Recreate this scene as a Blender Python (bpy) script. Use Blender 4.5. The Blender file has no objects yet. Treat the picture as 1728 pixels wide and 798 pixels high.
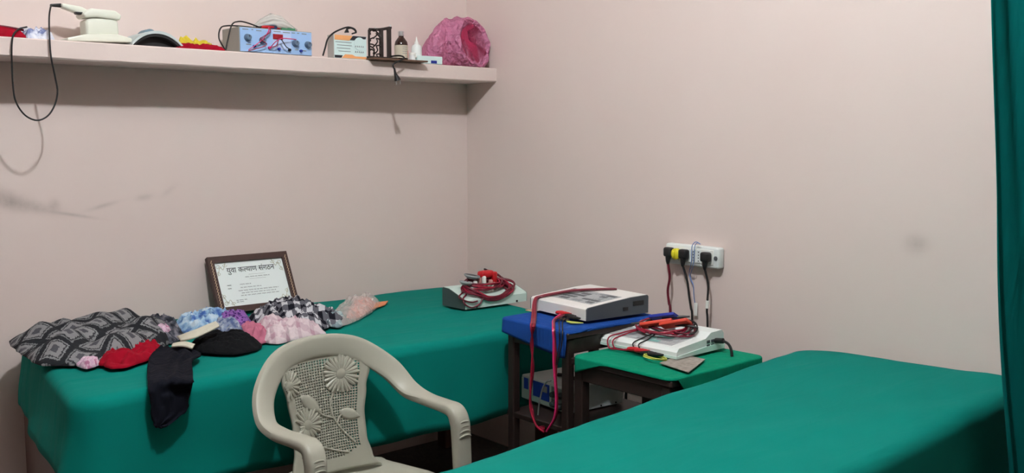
import bpy, bmesh, math, random
from mathutils import Vector, Matrix, noise
PI = math.pi
# ------------------------------------------------------------------ camera, world, light, exposure
sc = bpy.context.scene
COL = sc.collection
IW, IH, FPX = 1728, 798, 1634.5
HEAD, PITCH = math.radians(49.0), math.radians(5.58)
CAM = Vector((-2.904, -3.670, 1.43))
FWD = Vector((math.cos(HEAD)*math.cos(PITCH), math.sin(HEAD)*math.cos(PITCH), -math.sin(PITCH)))
RGT = Vector((math.sin(HEAD), -math.cos(HEAD), 0))
UP = RGT.cross(FWD)
cd = bpy.data.cameras.new('camera'); cam = bpy.data.objects.new('camera', cd); COL.objects.link(cam)
cd.sensor_fit = 'HORIZONTAL'; cd.sensor_width = 36.0; cd.lens = 36.0*FPX/IW; cd.clip_start = 0.05
M3 = Matrix((RGT, UP, -FWD)).transposed()
cam.matrix_world = Matrix.Translation(CAM) @ M3.to_4x4()
sc.camera = cam
world = bpy.data.worlds.new('world'); sc.world = world; world.use_nodes = True
world.node_tree.nodes['Background'].inputs[0].default_value = (0.8, 0.85, 1, 1)
world.node_tree.nodes['Background'].inputs[1].default_value = 0.05
sc.view_settings.view_transform = 'Standard'; sc.view_settings.look = 'None'
sc.view_settings.gamma = 1.0; sc.view_settings.use_curve_mapping = False
sc.view_settings.exposure = 1.52
LAMP = Vector((-2.02, -2.42, 3.17)); LAMP_W = 700.0
CEIL = 3.35

# ------------------------------------------------------------------ helpers
def on(px, py, ax, val):
    """photo pixel -> point on the plane axis=val"""
    d = FWD + RGT*((px-IW/2)/FPX) - UP*((py-IH/2)/FPX)
    return CAM + d*((val-CAM[ax])/d[ax])
def lin(c):
    return tuple(((v/255)/12.92 if v/255 <= .04045 else ((v/255+.055)/1.055)**2.4) for v in c[:3]) + (1.0,)
def mat(name, rgb, rough=.6, metal=0, spec=.5, **k):
    m = bpy.data.materials.new(name); m.use_nodes = True
    b = m.node_tree.nodes['Principled BSDF']
    b.inputs['Base Color'].default_value = lin(rgb); b.inputs['Roughness'].default_value = rough
    b.inputs['Metallic'].default_value = metal; b.inputs['Specular IOR Level'].default_value = spec
    for a, v in k.items(): b.inputs[a.replace('_', ' ')].default_value = v
    return m
class NT:
    """small node-tree builder"""
    def __init__(s, m): s.t = m.node_tree; s.b = s.t.nodes['Principled BSDF']
    def n(s, typ, ins=None, **props):
        x = s.t.nodes.new(typ)
        for k, v in props.items(): setattr(x, k, v)
        for k, v in (ins or {}).items():
            if hasattr(v, 'is_output'): s.t.links.new(v, x.inputs[k])
            else: x.inputs[k].default_value = v
        return x
    def math(s, op, a, b=0.0, c=0.0): return s.n('ShaderNodeMath', {0: a, 1: b, 2: c}, operation=op).outputs[0]
    def mix(s, f, a, b):
        x = s.t.nodes.new('ShaderNodeMix'); x.data_type = 'RGBA'
        for i, v in ((0, f), (6, a), (7, b)):
            if hasattr(v, 'is_output'): s.t.links.new(v, x.inputs[i])
            else: x.inputs[i].default_value = v
        return x.outputs[2]
    def link(s, out, sock): s.t.links.new(out, s.b.inputs[sock])
    def bump(s, h, strength, dist=.01):
        x = s.n('ShaderNodeBump', {'Height': h, 'Strength': strength, 'Distance': dist}); s.link(x.outputs[0], 'Normal')
def weave(name, rgb, rough=.95, vary=.12, scale=5., bump=.25, wrinkle=(30, 30)):
    m = mat(name, rgb, rough, spec=.15); t = NT(m)
    co = t.n('ShaderNodeTexCoord').outputs['Object']
    nz = t.n('ShaderNodeTexNoise', {'Vector': co, 'Scale': scale, 'Detail': 3.0}).outputs[0]
    c = lin(rgb)
    a = tuple(v*(1-vary) for v in c[:3])+(1,); b = tuple(min(1, v*(1+vary)) for v in c[:3])+(1,)
    t.link(t.mix(nz, a, b), 'Base Color')
    mp = t.n('ShaderNodeMapping', {'Vector': co, 'Rotation': (0, 0, .35), 'Scale': (wrinkle[0], wrinkle[1], 2.)}).outputs[0]
    n2 = t.n('ShaderNodeTexNoise', {'Vector': mp, 'Scale': 1.0, 'Detail': 4.0, 'Roughness': .45, 'Distortion': .6}).outputs[0]
    t.bump(n2, bump, .03)
    return m
class G:
    """geometry collector"""
    def __init__(s): s.v = []; s.f = []
    def add(s, v, f):
        o = len(s.v); s.v += [tuple(p) for p in v]; s.f += [tuple(i+o for i in q) for q in f]; return s
    def box(s, c, d, bev=0.0, seg=2, rot=None):
        bm = bmesh.new(); bmesh.ops.create_cube(bm, size=1)
        for v in bm.verts: v.co = Vector((v.co.x*d[0], v.co.y*d[1], v.co.z*d[2]))
        if bev > 0: bmesh.ops.bevel(bm, geom=bm.edges[:], offset=bev, segments=seg, affect='EDGES', profile=.5)
        if rot is not None: bmesh.ops.rotate(bm, verts=bm.verts[:], cent=(0, 0, 0), matrix=rot)
        bm.verts.index_update()
        s.add([v.co+Vector(c) for v in bm.verts], [[v.index for v in f.verts] for f in bm.faces]); bm.free(); return s
    def prism(s, poly, ax, a, b):
        """polygon (2D) extruded along axis ax from a to b"""
        n = len(poly)
        def P(p, t): return (t, p[0], p[1]) if ax == 0 else ((p[0], t, p[1]) if ax == 1 else (p[0], p[1], t))
        s.add([P(p, a) for p in poly]+[P(p, b) for p in poly],
              [tuple(range(n))[::-1], tuple(range(n, 2*n))]+[(i, (i+1) % n, n+(i+1) % n, n+i) for i in range(n)]); return s
    def lathe(s, prof, n=24, c=(0, 0, 0), axis=2):
        vs = []; fs = []
        for r, z in prof:
            for i in range(n):
                a = 2*PI*i/n; x, y = r*math.cos(a), r*math.sin(a)
                p = (x, y, z) if axis == 2 else ((x, z, y) if axis == 1 else (z, x, y))
                vs.append((p[0]+c[0], p[1]+c[1], p[2]+c[2]))
        m = len(prof)
        for j in range(m-1):
            for i in range(n): fs.append((j*n+i, j*n+(i+1) % n, (j+1)*n+(i+1) % n, (j+1)*n+i))
        fs.append(tuple(range(n))[::-1]); fs.append(tuple(range((m-1)*n, m*n)))
        s.add(vs, fs); return s
    def tube(s, pts, r, n=8, sub=6, smooth=True, closed=False):
        P = [Vector(p) for p in pts]
        if smooth: P = crom(P, sub, closed)
        m = len(P); vs = []; fs = []; nrm = None
        for i, p in enumerate(P):
            t = (P[(i+1) % m]-P[i-1]) if closed else (P[min(i+1, m-1)]-P[max(i-1, 0)])
            t = t.normalized() if t.length > 1e-9 else Vector((0, 0, 1))
            if nrm is None: nrm = t.orthogonal().normalized()
            nrm = (nrm-t*nrm.dot(t)); nrm = nrm.normalized() if nrm.length > 1e-6 else t.orthogonal().normalized()
            bn = t.cross(nrm); rr = r(i/(m-1)) if callable(r) else r
            for k in range(n):
                a = 2*PI*k/n; vs.append(p+nrm*(rr*math.cos(a))+bn*(rr*math.sin(a)))
        for i in range(m if closed else m-1):
            j = (i+1) % m
            for k in range(n): fs.append((i*n+k, i*n+(k+1) % n, j*n+(k+1) % n, j*n+k))
        if not closed: fs.append(tuple(range(n))[::-1]); fs.append(tuple(range((m-1)*n, m*n)))
        s.add(vs, fs); return s
    def xf(s, M): s.v = [tuple(M @ Vector(p)) for p in s.v]; return s
def crom(P, sub=6, closed=False):
    P = [Vector(p) for p in P]; m = len(P); out = []
    Q = [P[-1]]+P+[P[0], P[1]] if closed else [P[0]*2-P[1]]+P+[P[-1]*2-P[-2]]
    for i in range(1, m+1 if closed else m):
        a, b, c, d = Q[i-1:i+3]
        for k in range(sub):
            t = k/sub
            out.append(.5*((2*b)+(c-a)*t+(2*a-5*b+4*c-d)*t*t+(3*b-3*c+d-a)*t**3))
    if not closed: out.append(P[-1])
    return out
def obj(name, g, m, parent=None, smooth=None, loc=(0, 0, 0), rot=(0, 0, 0), angle=40):
    me = bpy.data.meshes.new(name); me.from_pydata(g.v, [], g.f); me.validate(); me.update()
    bm = bmesh.new(); bm.from_mesh(me); bmesh.ops.recalc_face_normals(bm, faces=bm.faces); bm.to_mesh(me); bm.free()
    me.materials.append(m)
    o = bpy.data.objects.new(name, me); COL.objects.link(o)
    o.location = loc; o.rotation_euler = rot
    if parent: o.parent = parent
    if smooth is not False:
        me.polygons.foreach_set('use_smooth', [True]*len(me.polygons))
        me.set_sharp_from_angle(angle=math.radians(angle))
    return o
def tag(o, label=None, cat=None, group=None, kind=None):
    if label: o['label'] = label
    if cat: o['category'] = cat
    if group: o['group'] = group
    if kind: o['kind'] = kind
    return o
def thing(name, label, cat, loc=(0, 0, 0), rz=0, group=None):
    o = bpy.data.objects.new(name, None); COL.objects.link(o); o.empty_display_size = .05
    o.location = loc; o.rotation_euler = (0, 0, rz)
    return tag(o, label, cat, group)
def copy_part(o, parent, loc=None, rot=None):
    c = o.copy(); COL.objects.link(c); c.parent = parent
    if loc is not None: c.location = loc
    if rot is not None: c.rotation_euler = rot
    return c
def local(pts, T):
    """world points -> the local frame of a thing"""
    M = (Matrix.Translation(T.location) @ Matrix.Rotation(T.rotation_euler[2], 4, 'Z')).inverted()
    return [M @ Vector(p) for p in pts]
def nz(x, y, z=0.): return noise.noise(Vector((x, y, z)))

# ------------------------------------------------------------------ materials
def wall_material(name, stains):
    m = mat(name, (224, 208, 201), .78, spec=.25); t = NT(m)
    co = t.n('ShaderNodeTexCoord').outputs['Object']
    n1 = t.n('ShaderNodeTexNoise', {'Vector': co, 'Scale': 2.2, 'Detail': 4.0}).outputs[0]
    col = t.mix(n1, lin((227, 212, 206)), lin((222, 204, 197)))
    sep = t.n('ShaderNodeSeparateXYZ', {0: co})
    wob = t.n('ShaderNodeTexNoise', {'Vector': co, 'Scale': 14.0, 'Detail': 5.0, 'Roughness': .65}).outputs[0]
    for (ax, u, z, su, sz, slope, amt, rgb) in stains:
        du = t.math('SUBTRACT', sep.outputs[ax], u)
        dz = t.math('SUBTRACT', t.math('SUBTRACT', sep.outputs[2], z), t.math('MULTIPLY', du, slope))
        a = t.math('DIVIDE', du, su); b = t.math('DIVIDE', dz, sz)
        r = t.math('ADD', t.math('MULTIPLY', a, a), t.math('MULTIPLY', b, b))
        g = t.math('POWER', 2.718, t.math('MULTIPLY', r, -1.0))
        k = t.math('MULTIPLY', t.math('MULTIPLY', g, amt), t.math('MULTIPLY', wob, 1.7))
        k = t.n('ShaderNodeClamp', {0: k}).outputs[0]
        col = t.mix(k, col, lin(rgb))
    t.link(col, 'Base Color')
    n2 = t.n('ShaderNodeTexNoise', {'Vector': co, 'Scale': 9.0, 'Detail': 6.0}).outputs[0]
    t.bump(n2, .12, .02)
    return m
def pt(px, py): p = on(px, py, 1, 0); return p.x, p.z
st = []
for px, py, sx, sz, sl, am in ((5, 335, .07, .035, -.3, .42), (45, 347, .10, .022, -.25, .4), (92, 346, .018, .02, 0, .35), (120, 362, .08, .006, -.2, .3),
                               (175, 347, .05, .008, .25, .3), (243, 333, .03, .012, .1, .25), (285, 322, .03, .014, .6, .15)):
    x, z = pt(px, py); st.append((0, x, z, sx, sz, sl, am, (128, 118, 112)))
M_wall_l = wall_material('wall_paint_stained', st)
p = on(1547, 411, 0, 0)
M_wall_r = wall_material('wall_paint_smudged', [(1, p.y, p.z, .035, .03, 0, .3, (120, 108, 104))])
M_wall = wall_material('wall_paint', [])
M_walld = mat('wall_paint_fill_cut', (172, 150, 138), .8)  # invented darker colour for the unseen walls, cuts their bounced fill light
M_ceil = mat('ceiling_paint', (236, 232, 226), .85)
def floor_material():
    m = mat('floor_mosaic', (62, 54, 50), .45); t = NT(m)
    co = t.n('ShaderNodeTexCoord').outputs['Object']
    n1 = t.n('ShaderNodeTexVoronoi', {'Vector': co, 'Scale': 90.0}).outputs['Color']
    s = t.n('ShaderNodeSeparateColor', {0: n1}).outputs[0]
    t.link(t.mix(s, lin((44, 38, 36)), lin((74, 65, 60))), 'Base Color')
    return m
M_floor = floor_material()
GREEN = (0, 122, 110)
M_green = weave('green_bedsheet', GREEN, vary=.08, scale=3., bump=.3, wrinkle=(2.2, 9.))
M_green2 = weave('green_table_cloth', (0, 132, 100), vary=.1, scale=5.)
M_blue = weave('blue_table_cloth', (26, 70, 146), vary=.1, scale=6.)
M_curt = weave('teal_curtain', (0, 122, 118), vary=.06, scale=4.)
M_wood = mat('dark_wood', (58, 36, 28), .5)
def wood(name, a, b, sc_=(3, 30, 30)):
    m = mat(name, a, .5); t = NT(m)
    co = t.n('ShaderNodeTexCoord').outputs['Object']
    mp = t.n('ShaderNodeMapping', {'Vector': co, 'Scale': sc_}).outputs[0]
    n1 = t.n('ShaderNodeTexNoise', {'Vector': mp, 'Scale': 4.0, 'Detail': 5.0}).outputs[0]
    t.link(t.mix(n1, lin(a), lin(b)), 'Base Color'); return m
M_tbl = wood('table_wood', (46, 30, 26), (30, 20, 18))
M_bedwood = wood('bed_wood', (92, 58, 46), (70, 44, 36), (30, 30, 3))
M_chair = mat('cream_plastic', (172, 171, 157), .38, spec=.45)
M_white = mat('white_enamel', (228, 234, 232), .4)
M_white2 = mat('warm_white_case', (232, 230, 226), .42)
M_mint = mat('pale_mint_case', (206, 228, 220), .42)
M_dgrey = mat('charcoal_side', (70, 76, 82), .55)
M_dgreen = mat('dark_green_grey_side', (62, 78, 78), .55)
M_lgrey = mat('panel_grey', (168, 172, 174), .5)
M_key = mat('key_dark_grey', (92, 96, 100), .5)
M_key2 = mat('key_mid_grey', (138, 142, 146), .5)
M_black = mat('black_plastic', (22, 22, 24), .45)
M_rubber = mat('black_rubber', (16, 16, 18), .6)
M_red = mat('red_plastic', (196, 24, 34), .4)
M_orange = mat('orange_red_pad', (214, 66, 44), .55)
M_wire = mat('crimson_wire', (150, 18, 48), .42)
M_wire2 = mat('maroon_wire', (104, 14, 38), .42)
M_pinkw = mat('pink_wire', (206, 40, 104), .42)
M_greyw = mat('grey_wire', (112, 114, 112), .5)
M_bluep = mat('blue_pad', (24, 46, 150), .6)
M_steel = mat('steel', (190, 190, 190), .3, metal=1)
M_silver = mat('silver_cap', (205, 205, 205), .35, metal=.8)
M_paper = mat('white_paper', (236, 238, 232), .8)
M_yellow = mat('yellow_plastic', (226, 214, 40), .45)
M_gold = mat('certificate_gold', (182, 178, 152), .7)
M_ink = mat('print_ink', (40, 40, 48), .8)
M_ink2 = mat('print_ink_grey', (138, 142, 146), .8)

# ------------------------------------------------------------------ the room
RX, RY = -5.6, -6.2
def plane_box(name, x0, x1, y0, y1, z0, z1, m):
    g = G().box(((x0+x1)/2, (y0+y1)/2, (z0+z1)/2), (x1-x0, y1-y0, z1-z0))
    o = obj(name, g, m, smooth=False); tag(o, kind='structure'); return o
plane_box('floor', RX-.1, .1, RY-.1, .1, -.1, 0, M_floor)
plane_box('ceiling', RX-.1, .1, RY-.1, .1, CEIL, CEIL+.1, M_ceil)
plane_box('wall_back', RX, 0, 0, .1, 0, CEIL, M_wall_l)
plane_box('wall_right', 0, .1, RY, .1, 0, CEIL, M_wall_r)
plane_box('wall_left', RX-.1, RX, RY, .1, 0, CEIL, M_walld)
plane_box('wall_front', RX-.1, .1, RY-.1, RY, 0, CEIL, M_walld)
# ceiling lamp
lt = thing('ceiling_lamp', 'round white ceiling bulb holder with a glowing bulb', 'lamp', (LAMP.x, LAMP.y, CEIL))
obj('holder', G().lathe([(.05, 0), (.05, -.012), (.03, -.03), (.022, -.09), (.02, -.095)], 24), M_white, lt)
M_bulb = mat('bulb_glow', (255, 255, 255), .3); bb = M_bulb.node_tree.nodes['Principled BSDF']
bb.inputs['Emission Color'].default_value = (.93, .97, 1, 1); bb.inputs['Emission Strength'].default_value = LAMP_W*.9
obj('bulb', G().lathe([(.004, -.225), (.02, -.222), (.034, -.208), (.04, -.185), (.036, -.155), (.024, -.115), (.018, -.09), (.004, -.088)], 24), M_bulb, lt)

# concrete wall shelf
SH_Y, SH_T, SH_B = -.221, 1.7665, 1.7027
def shelf():
    g = G(); n = 150; x0 = -3.3; prof = []
    vs = []; rnd = random.Random(4)
    for i in range(n+1):
        x = x0*(1-i/n)
        e = .0025*nz(x*6, 1.3)+.0015*nz(x*19, 4.)
        b = .003*nz(x*8, 9.)
        sec = [(0, SH_T), (SH_Y+.004+e, SH_T), (SH_Y+e, SH_T-.004), (SH_Y+e+b, SH_B+.005+e), (SH_Y+.005+e, SH_B+e*.8), (0, SH_B)]
        vs += [(x, y, z) for y, z in sec]
    fs = []
    for i in range(n):
        for k in range(6): fs.append((i*6+k, i*6+(k+1) % 6, (i+1)*6+(k+1) % 6, (i+1)*6+k))
    fs += [tuple(range(6)), tuple(range(n*6, n*6+6))[::-1]]
    g.add(vs, fs); o = obj('wall_shelf', g, M_wall, smooth=True, angle=24)
    tag(o, 'long pink-painted concrete slab shelf built into the wall', 'shelf')
shelf()

# ------------------------------------------------------------------ cloth over a bed or table
def rounded(corners, r, step=.03):
    """rounded polygon outline with outward normals, ccw"""
    out = []; n = len(corners)
    C2 = [Vector((c[0], c[1])) for c in corners]
    for i in range(n):
        p, a, b = C2[i], C2[i-1], C2[(i+1) % n]
        u = (a-p).normalized(); w = (b-p).normalized()
        p0 = p+u*r; p1 = p+w*r
        bis = (u+w).normalized(); half = math.acos(max(-1, min(1, u.dot(w))))/2
        rad = r*math.tan(half); cc = p+bis*(r/math.cos(half)); v0 = p0-cc; v1 = p1-cc
        sw = v0.angle_signed(v1)
        for k in range(9):
            a_ = -sw*k/8; out.append(cc+Vector((v0.x*math.cos(a_)-v0.y*math.sin(a_), v0.x*math.sin(a_)+v0.y*math.cos(a_))))
        q1 = b+(p-b).normalized()*r; L = (q1-p1).length; m = max(1, int(L/step))
        for k in range(1, m): out.append(p1.lerp(q1, k/m))
    return out
def drape(name, corners, z, drop, m, r=.06, edge=.03, fold=.02, freq=9., wr=.004, seed=0, bulge=None, steps=9, parent=None, thick=.004, flare=0.):
    """drop(x,y)->length of the hanging side; cloth lies on top and hangs in soft folds"""
    O = rounded(corners, r); n = len(O)
    cx = sum(p.x for p in O)/n; cy = sum(p.y for p in O)/n
    N = []
    for i in range(n):
        t = O[(i+1) % n]-O[i-1]; N.append(Vector((t.y, -t.x)).normalized())
    per = [0]
    for i in range(n): per.append(per[-1]+(O[(i+1) % n]-O[i]).length)
    def top(x, y):
        v = z+wr*(nz(x*4+seed, y*4)+.5*nz(x*9, y*9+seed)+.8*nz(x*2.2+y*6+seed, y*1.5-x*1.2))
        return v+(bulge(x, y) if bulge else 0)
    vs = []; fs = []; R = 22
    for j in range(1, R+1):
        s = (j/R)
        for i in range(n):
            e = (O[i]-N[i]*edge)
            x = cx+(e.x-cx)*s; y = cy+(e.y-cy)*s; vs.append((x, y, top(x, y)))
    rows = R
    for a in (25, 50, 75):
        a = math.radians(a)
        for i in range(n):
            p = O[i]-N[i]*edge*(1-math.sin(a)); vs.append((p.x, p.y, top(p.x, p.y)-edge*(1-math.cos(a))))
        rows += 1
    for j in range(steps+1):
        t = j/steps
        for i in range(n):
            d = drop(O[i].x, O[i].y); q = per[i]
            w = nz(q*freq*.22+seed*3.1, t*.6, seed)*1.1+.55*nz(q*freq*.6, t*1.3+seed, 2.)
            off = fold*min(1, d/.2)*(t**1.2)*(w+.35)
            p = O[i]+N[i]*(off+flare*t*max(0, -N[i].x)*min(1, d/.2)); p.y = min(p.y, -.006)
            vs.append((p.x, p.y, top(O[i].x, O[i].y)-edge-max(0, d-edge)*t))
        rows += 1
    ci = len(vs); vs.append((cx, cy, top(cx, cy)))
    for i in range(n): fs.append((ci, i, (i+1) % n))
    for j in range(rows-1):
        for i in range(n): fs.append((j*n+i, (j+1)*n+i, (j+1)*n+(i+1) % n, j*n+(i+1) % n))
    ox, oy = cx, cy
    g = G().add([(a-ox, b-oy, c-z) for a, b, c in vs], fs)
    o = obj(name, g, m, parent, angle=180, loc=(ox, oy, z))
    if thick:
        md = o.modifiers.new('thickness', 'SOLIDIFY'); md.thickness = thick; md.offset = -1
    return o
# --- the couch along the back wall
B1 = .754
bed1 = thing('treatment_couch', 'long dark wooden couch under a green sheet along the back wall', 'bed', (-1.1, -.55, 0))
def bedframe(T, quad, ztop, m, m2):
    c = T.location
    (flx, fly), (frx, fry), (brx, bry), (blx, bly) = quad
    ctr = Vector((sum(q[0] for q in quad)/4, sum(q[1] for q in quad)/4))
    def inn(q, k=.07):
        i = quad.index(q); p = Vector(q); return p+(Vector(quad[i-1])-p).normalized()*k+(Vector(quad[(i+1) % 4])-p).normalized()*k
    pl = [(q[0]-c.x, q[1]-c.y) for q in [inn(q, .03) for q in quad]]
    obj('mattress_board', G().prism(pl, 2, ztop-.15, ztop-.03), m2, T, smooth=False)
    pa = [(q[0]-c.x, q[1]-c.y) for q in [inn(q, .075) for q in quad]]
    for i in range(4):
        a = Vector(pa[i]); b = Vector(pa[(i+1) % 4]); d = (b-a); L = d.length; ang = math.atan2(d.y, d.x)
        mid = (a+b)/2
        obj('side_rail', G().box((mid.x, mid.y, ztop-.19), (L, .03, .12), .003, 1, Matrix.Rotation(ang, 3, 'Z')), m, T, smooth=False)
    for q in pa:
        obj('leg', G().box((q[0], q[1], (ztop-.13)/2), (.065, .065, ztop-.13), .004, 1), m, T, smooth=False)
Q1 = [(-2.150, -1.055), (-.34, -1.065), (-.12, -.03), (-2.02, -.03)]
bedframe(bed1, Q1, B1, M_bedwood, M_bedwood)
ga = G().prism([(-2.125+1.1, -.98+.55), (-2.095+1.1, -.98+.55), (-1.99+1.1, -.05+.55), (-2.02+1.1, -.05+.55)], 2, .06, .62)
obj('end_panel', ga, M_bedwood, bed1, smooth=False)
def d1(x, y):
    if y > -.06 and x > -1.985: return .03
    if x > -.3: return .28
    if x < -1.98 and y > -1.0:
        return .215+.02*nz(y*3, 2.)+.05*max(0, -y-.6)
    return .305+.012*nz(x*2, 5.)
s1 = drape('green_sheet', Q1, B1, d1, M_green, r=.09, edge=.035, fold=.03, freq=9, wr=.005, seed=2, flare=.012)
tag(s1, 'green sheet covering the couch by the back wall, under the clothes', 'bedsheet')
# --- the couch in the foreground
B2 = .741
Q2 = [(-2.05, -2.10), (-2.05, -2.66), (-.03, -2.62), (-.02, -1.865)]
Q2 = [(-2.05, -2.66), (-.02, -2.62), (-.02, -1.862), (-2.05, -2.092)]
bed2 = thing('treatment_couch', 'wooden couch under a green sheet in the foreground, head against the wall', 'bed', (-1.0, -2.3, 0))
bedframe(bed2, Q2, B2, M_bedwood, M_bedwood)
s2 = drape('green_sheet', Q2, B2, lambda x, y: .03 if x > -.06 else .3, M_green, r=.1, edge=.04, fold=.03, freq=8, wr=.006, seed=7,
           bulge=lambda x, y: .022*max(0, min(1, (-1.95-y)/.5))*max(0, 1+x/.9))
tag(s2, 'green sheet covering the foreground couch beside the curtain', 'bedsheet')

# ------------------------------------------------------------------ plastic armchair
def chair():
    yaw = math.radians(3.8)
    T = thing('plastic_armchair', 'cream moulded plastic armchair with flower lattice back, standing between the two couches', 'chair', (-1.46, -1.298, 0), yaw)
    flip = lambda g: G().add([(x, -y, z) for x, y, z in g.v], g.f)   # built with y to the front; the thing's front is -y
    ctl = [  # centre, width dir, width, thickness : floor -> arm -> arch
        ((.258, .215, 0), (-1, 0, 0), .046, .034), ((.254, .207, .3), (-1, 0, 0), .050, .038), ((.250, .198, .56), (-1, 0, 0), .054, .042),
        ((.249, .192, .615), (-1, 0, 0), .056, .042), ((.248, .172, .643), (-1, 0, 0), .056, .036), ((.250, .12, .648), (-1, 0, 0), .056, .030),
        ((.256, .03, .650), (-1, 0, -.06), .056, .028), ((.250, -.045, .668), (-.92, .0, -.38), .062, .028), ((.216, -.105, .732), (-.78, -.05, -.62), .070, .028),
        ((.128, -.158, .798), (-.42, .0, -.9), .072, .028), ((0, -.172, .820), (0, .03, -1), .068, .028)]
    full = ctl+[((-c[0], c[1], c[2]), (-w[0], w[1], w[2]), a, b) for c, w, a, b in ctl[-2::-1]]
    C_ = crom([c[0] for c in full], 8); W_ = crom([c[1] for c in full], 8); A_ = crom([(c[2], c[3], 0) for c in full], 8)
    def sweep(i0, i1):
        vs = []; fs = []; n = 16
        for i in range(i0, i1+1):
            t = (C_[min(i+1, len(C_)-1)]-C_[max(i-1, 0)]).normalized()
            w = W_[i]; w = (w-t*w.dot(t)).normalized(); h = t.cross(w)
            hw, hh = A_[i][0]/2, A_[i][1]/2
            for k in range(n):
                a = 2*PI*k/n; c, s = math.cos(a), math.sin(a)
                vs.append(C_[i]+w*(hw*math.copysign(abs(c)**.5, c))+h*(hh*math.copysign(abs(s)**.5, s)))
        m = i1-i0+1
        for i in range(m-1):
            for k in range(n): fs.append((i*n+k, i*n+(k+1) % n, (i+1)*n+(k+1) % n, (i+1)*n+k))
        fs += [tuple(range(n))[::-1], tuple(range((m-1)*n, m*n))]
        return flip(G().add(vs, fs))
    tot = len(C_)-1
    obj('leg', sweep(0, 18), M_chair, T); obj('leg', sweep(tot-18, tot), M_chair, T)
    obj('arm_and_back_frame', sweep(18, tot-18), M_chair, T)
    for s in (-1, 1):    # moulded grooves on the arm fronts
        for k in range(4):
            z = .575+.013*k; yo = .2192-.0022*k
            g = G().tube([(s*.25-.022, yo-.004, z-.004), (s*.25-.012, yo, z+.002), (s*.25, yo+.0005, z+.004), (s*.25+.012, yo, z+.002), (s*.25+.022, yo-.004, z-.004)], .0028, 6, 3)
            obj('ridge', flip(g), M_chair, T)
        pts = [(s*.195, -.135, .43), (s*.205, -.165, .25), (s*.222, -.205, 0)]
        g = G().tube(pts, lambda t: .026-.006*t, 10, 6); obj('leg', flip(g), M_chair, T)
    # seat
    vs = []; fs = []; nx, ny = 28, 26
    for j in range(ny+1):
        v = j/ny; y = -.15+.36*v
        for i in range(nx+1):
            u = -1+2*i/nx; hw = .19+.045*min(1, v*1.6)-.01*v
            z = .425-.022*(1-abs(u)**2.5)*math.sin(PI*min(1, v*.95+.05))+.016*abs(u)**4
            z += .05*max(0, 1-v/.12)**2*(1-abs(u)**3)
            if v > .86: z -= .045*((v-.86)/.14)**2
            vs.append((u*hw, y, z))
    for j in range(ny):
        for i in range(nx): a = j*(nx+1)+i; fs.append((a, a+1, a+nx+2, a+nx+1))
    o = obj('seat', flip(G().add(vs, fs)), M_chair, T, angle=180); md = o.modifiers.new('thickness', 'SOLIDIFY'); md.thickness = .012
    # back panel : splat with a pierced lattice window
    OX = .012
    def bs(x, z): return -(.125+.05*(z-.44)/.4)+1.25*x*x
    def hw(z):
        k = [(.43, .165), (.47, .138), (.53, .125), (.60, .124), (.68, .136), (.74, .152), (.82, .165)]
        for (a, p), (b, q) in zip(k, k[1:]):
            if z <= b: t = (z-a)/(b-a); t = t*t*(3-2*t); return p+(q-p)*t
        return k[-1][1]
    flowers = [(.070, .728, .058, 24, 0), (-.062, .598, .052, 22, 1), (-.118, .725, .044, 18, 2)]
    NX, NZ = 32, 46; z0, z1 = .438, .812
    def P(u, z): x = OX+u*hw(z); return (x, bs(x, z), z)
    vs = []; fs = []; idx = {}
    def vid(i, j):
        if (i, j) not in idx:
            idx[(i, j)] = len(vs); vs.append(P(-1+2*i/NX, z0+(z1-z0)*j/NZ))
        return idx[(i, j)]
    for j in range(NZ):
        for i in range(NX):
            u = -1+2*(i+.5)/NX; z = z0+(z1-z0)*(j+.5)/NZ; x = OX+u*hw(z)
            zc = .82-.6*x*x-20*x**4
            if z > zc: continue
            q = [vid(i, j), vid(i+1, j), vid(i+1, j+1), vid(i, j+1)]
            solid = abs(u) > .80 or z < .475+.05*u*u or z > zc-.04
            for fx, fz, fr, _, _ in flowers:
                if (x-fx)**2+(z-fz)**2 < (fr*.93)**2: solid = True
            if solid: fs.append(tuple(q)); continue
            du = 2/NX; dz = (z1-z0)/NZ; s = .35; c = []
            for a, b in ((-s, -s), (s, -s), (s, s), (-s, s)):
                c.append(len(vs)); vs.append(P(u+a*du, z+b*dz))
            for k in range(4): fs.append((q[k], q[(k+1) % 4], c[(k+1) % 4], c[k]))
    bp = obj('back_panel', flip(G().add(vs, fs)), M_chair, T, angle=60)
    md = bp.modifiers.new('thickness', 'SOLIDIFY'); md.thickness = .008; md.offset = 0
    def S(x, z, h): return (x, bs(x, z)+.004+h, z)
    for fx, fz, fr, npet, kind in flowers:
        g = G(); rr = random.Random(kind)
        for k in range(npet):
            a = 2*PI*k/npet+rr.uniform(-.06, .06); L = fr*rr.uniform(.9, 1.06)
            x1 = fx+L*math.cos(a)
            if abs(fx+L*math.cos(a)-OX) > hw(fz)*.98: L = max(fr*.3, L*.55) if kind != 2 else L*.4
            pts = [S(fx+L*t*math.cos(a), fz+L*t*math.sin(a), .0015) for t in (.26, .5, .75, 1.0)]
            wd = fr*.115
            g.tube(pts, lambda t, w=wd: w*(.55+.6*math.sin(PI*(.15+.75*t)))*.85, 7, 3)
        fl = obj('flower', g if False else flip(g), M_chair, bp)
        g = G()
        cpt = S(fx, fz, .003)
        g.lathe([(.0005, 0), (fr*.3, 0), (fr*.31, .003), (fr*.2, .0055), (.0005, .006)], 18, (0, 0, 0), 1)
        g.v = [(a+cpt[0], b+cpt[1], c+cpt[2]) for a, b, c in g.v]
        obj('flower_centre', flip(g), M_chair, bp)
    def stem(pts, r): obj('stem', flip(G().tube([S(x, z, .001) for x, z in pts], r, 7, 5)), M_chair, bp)
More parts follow.
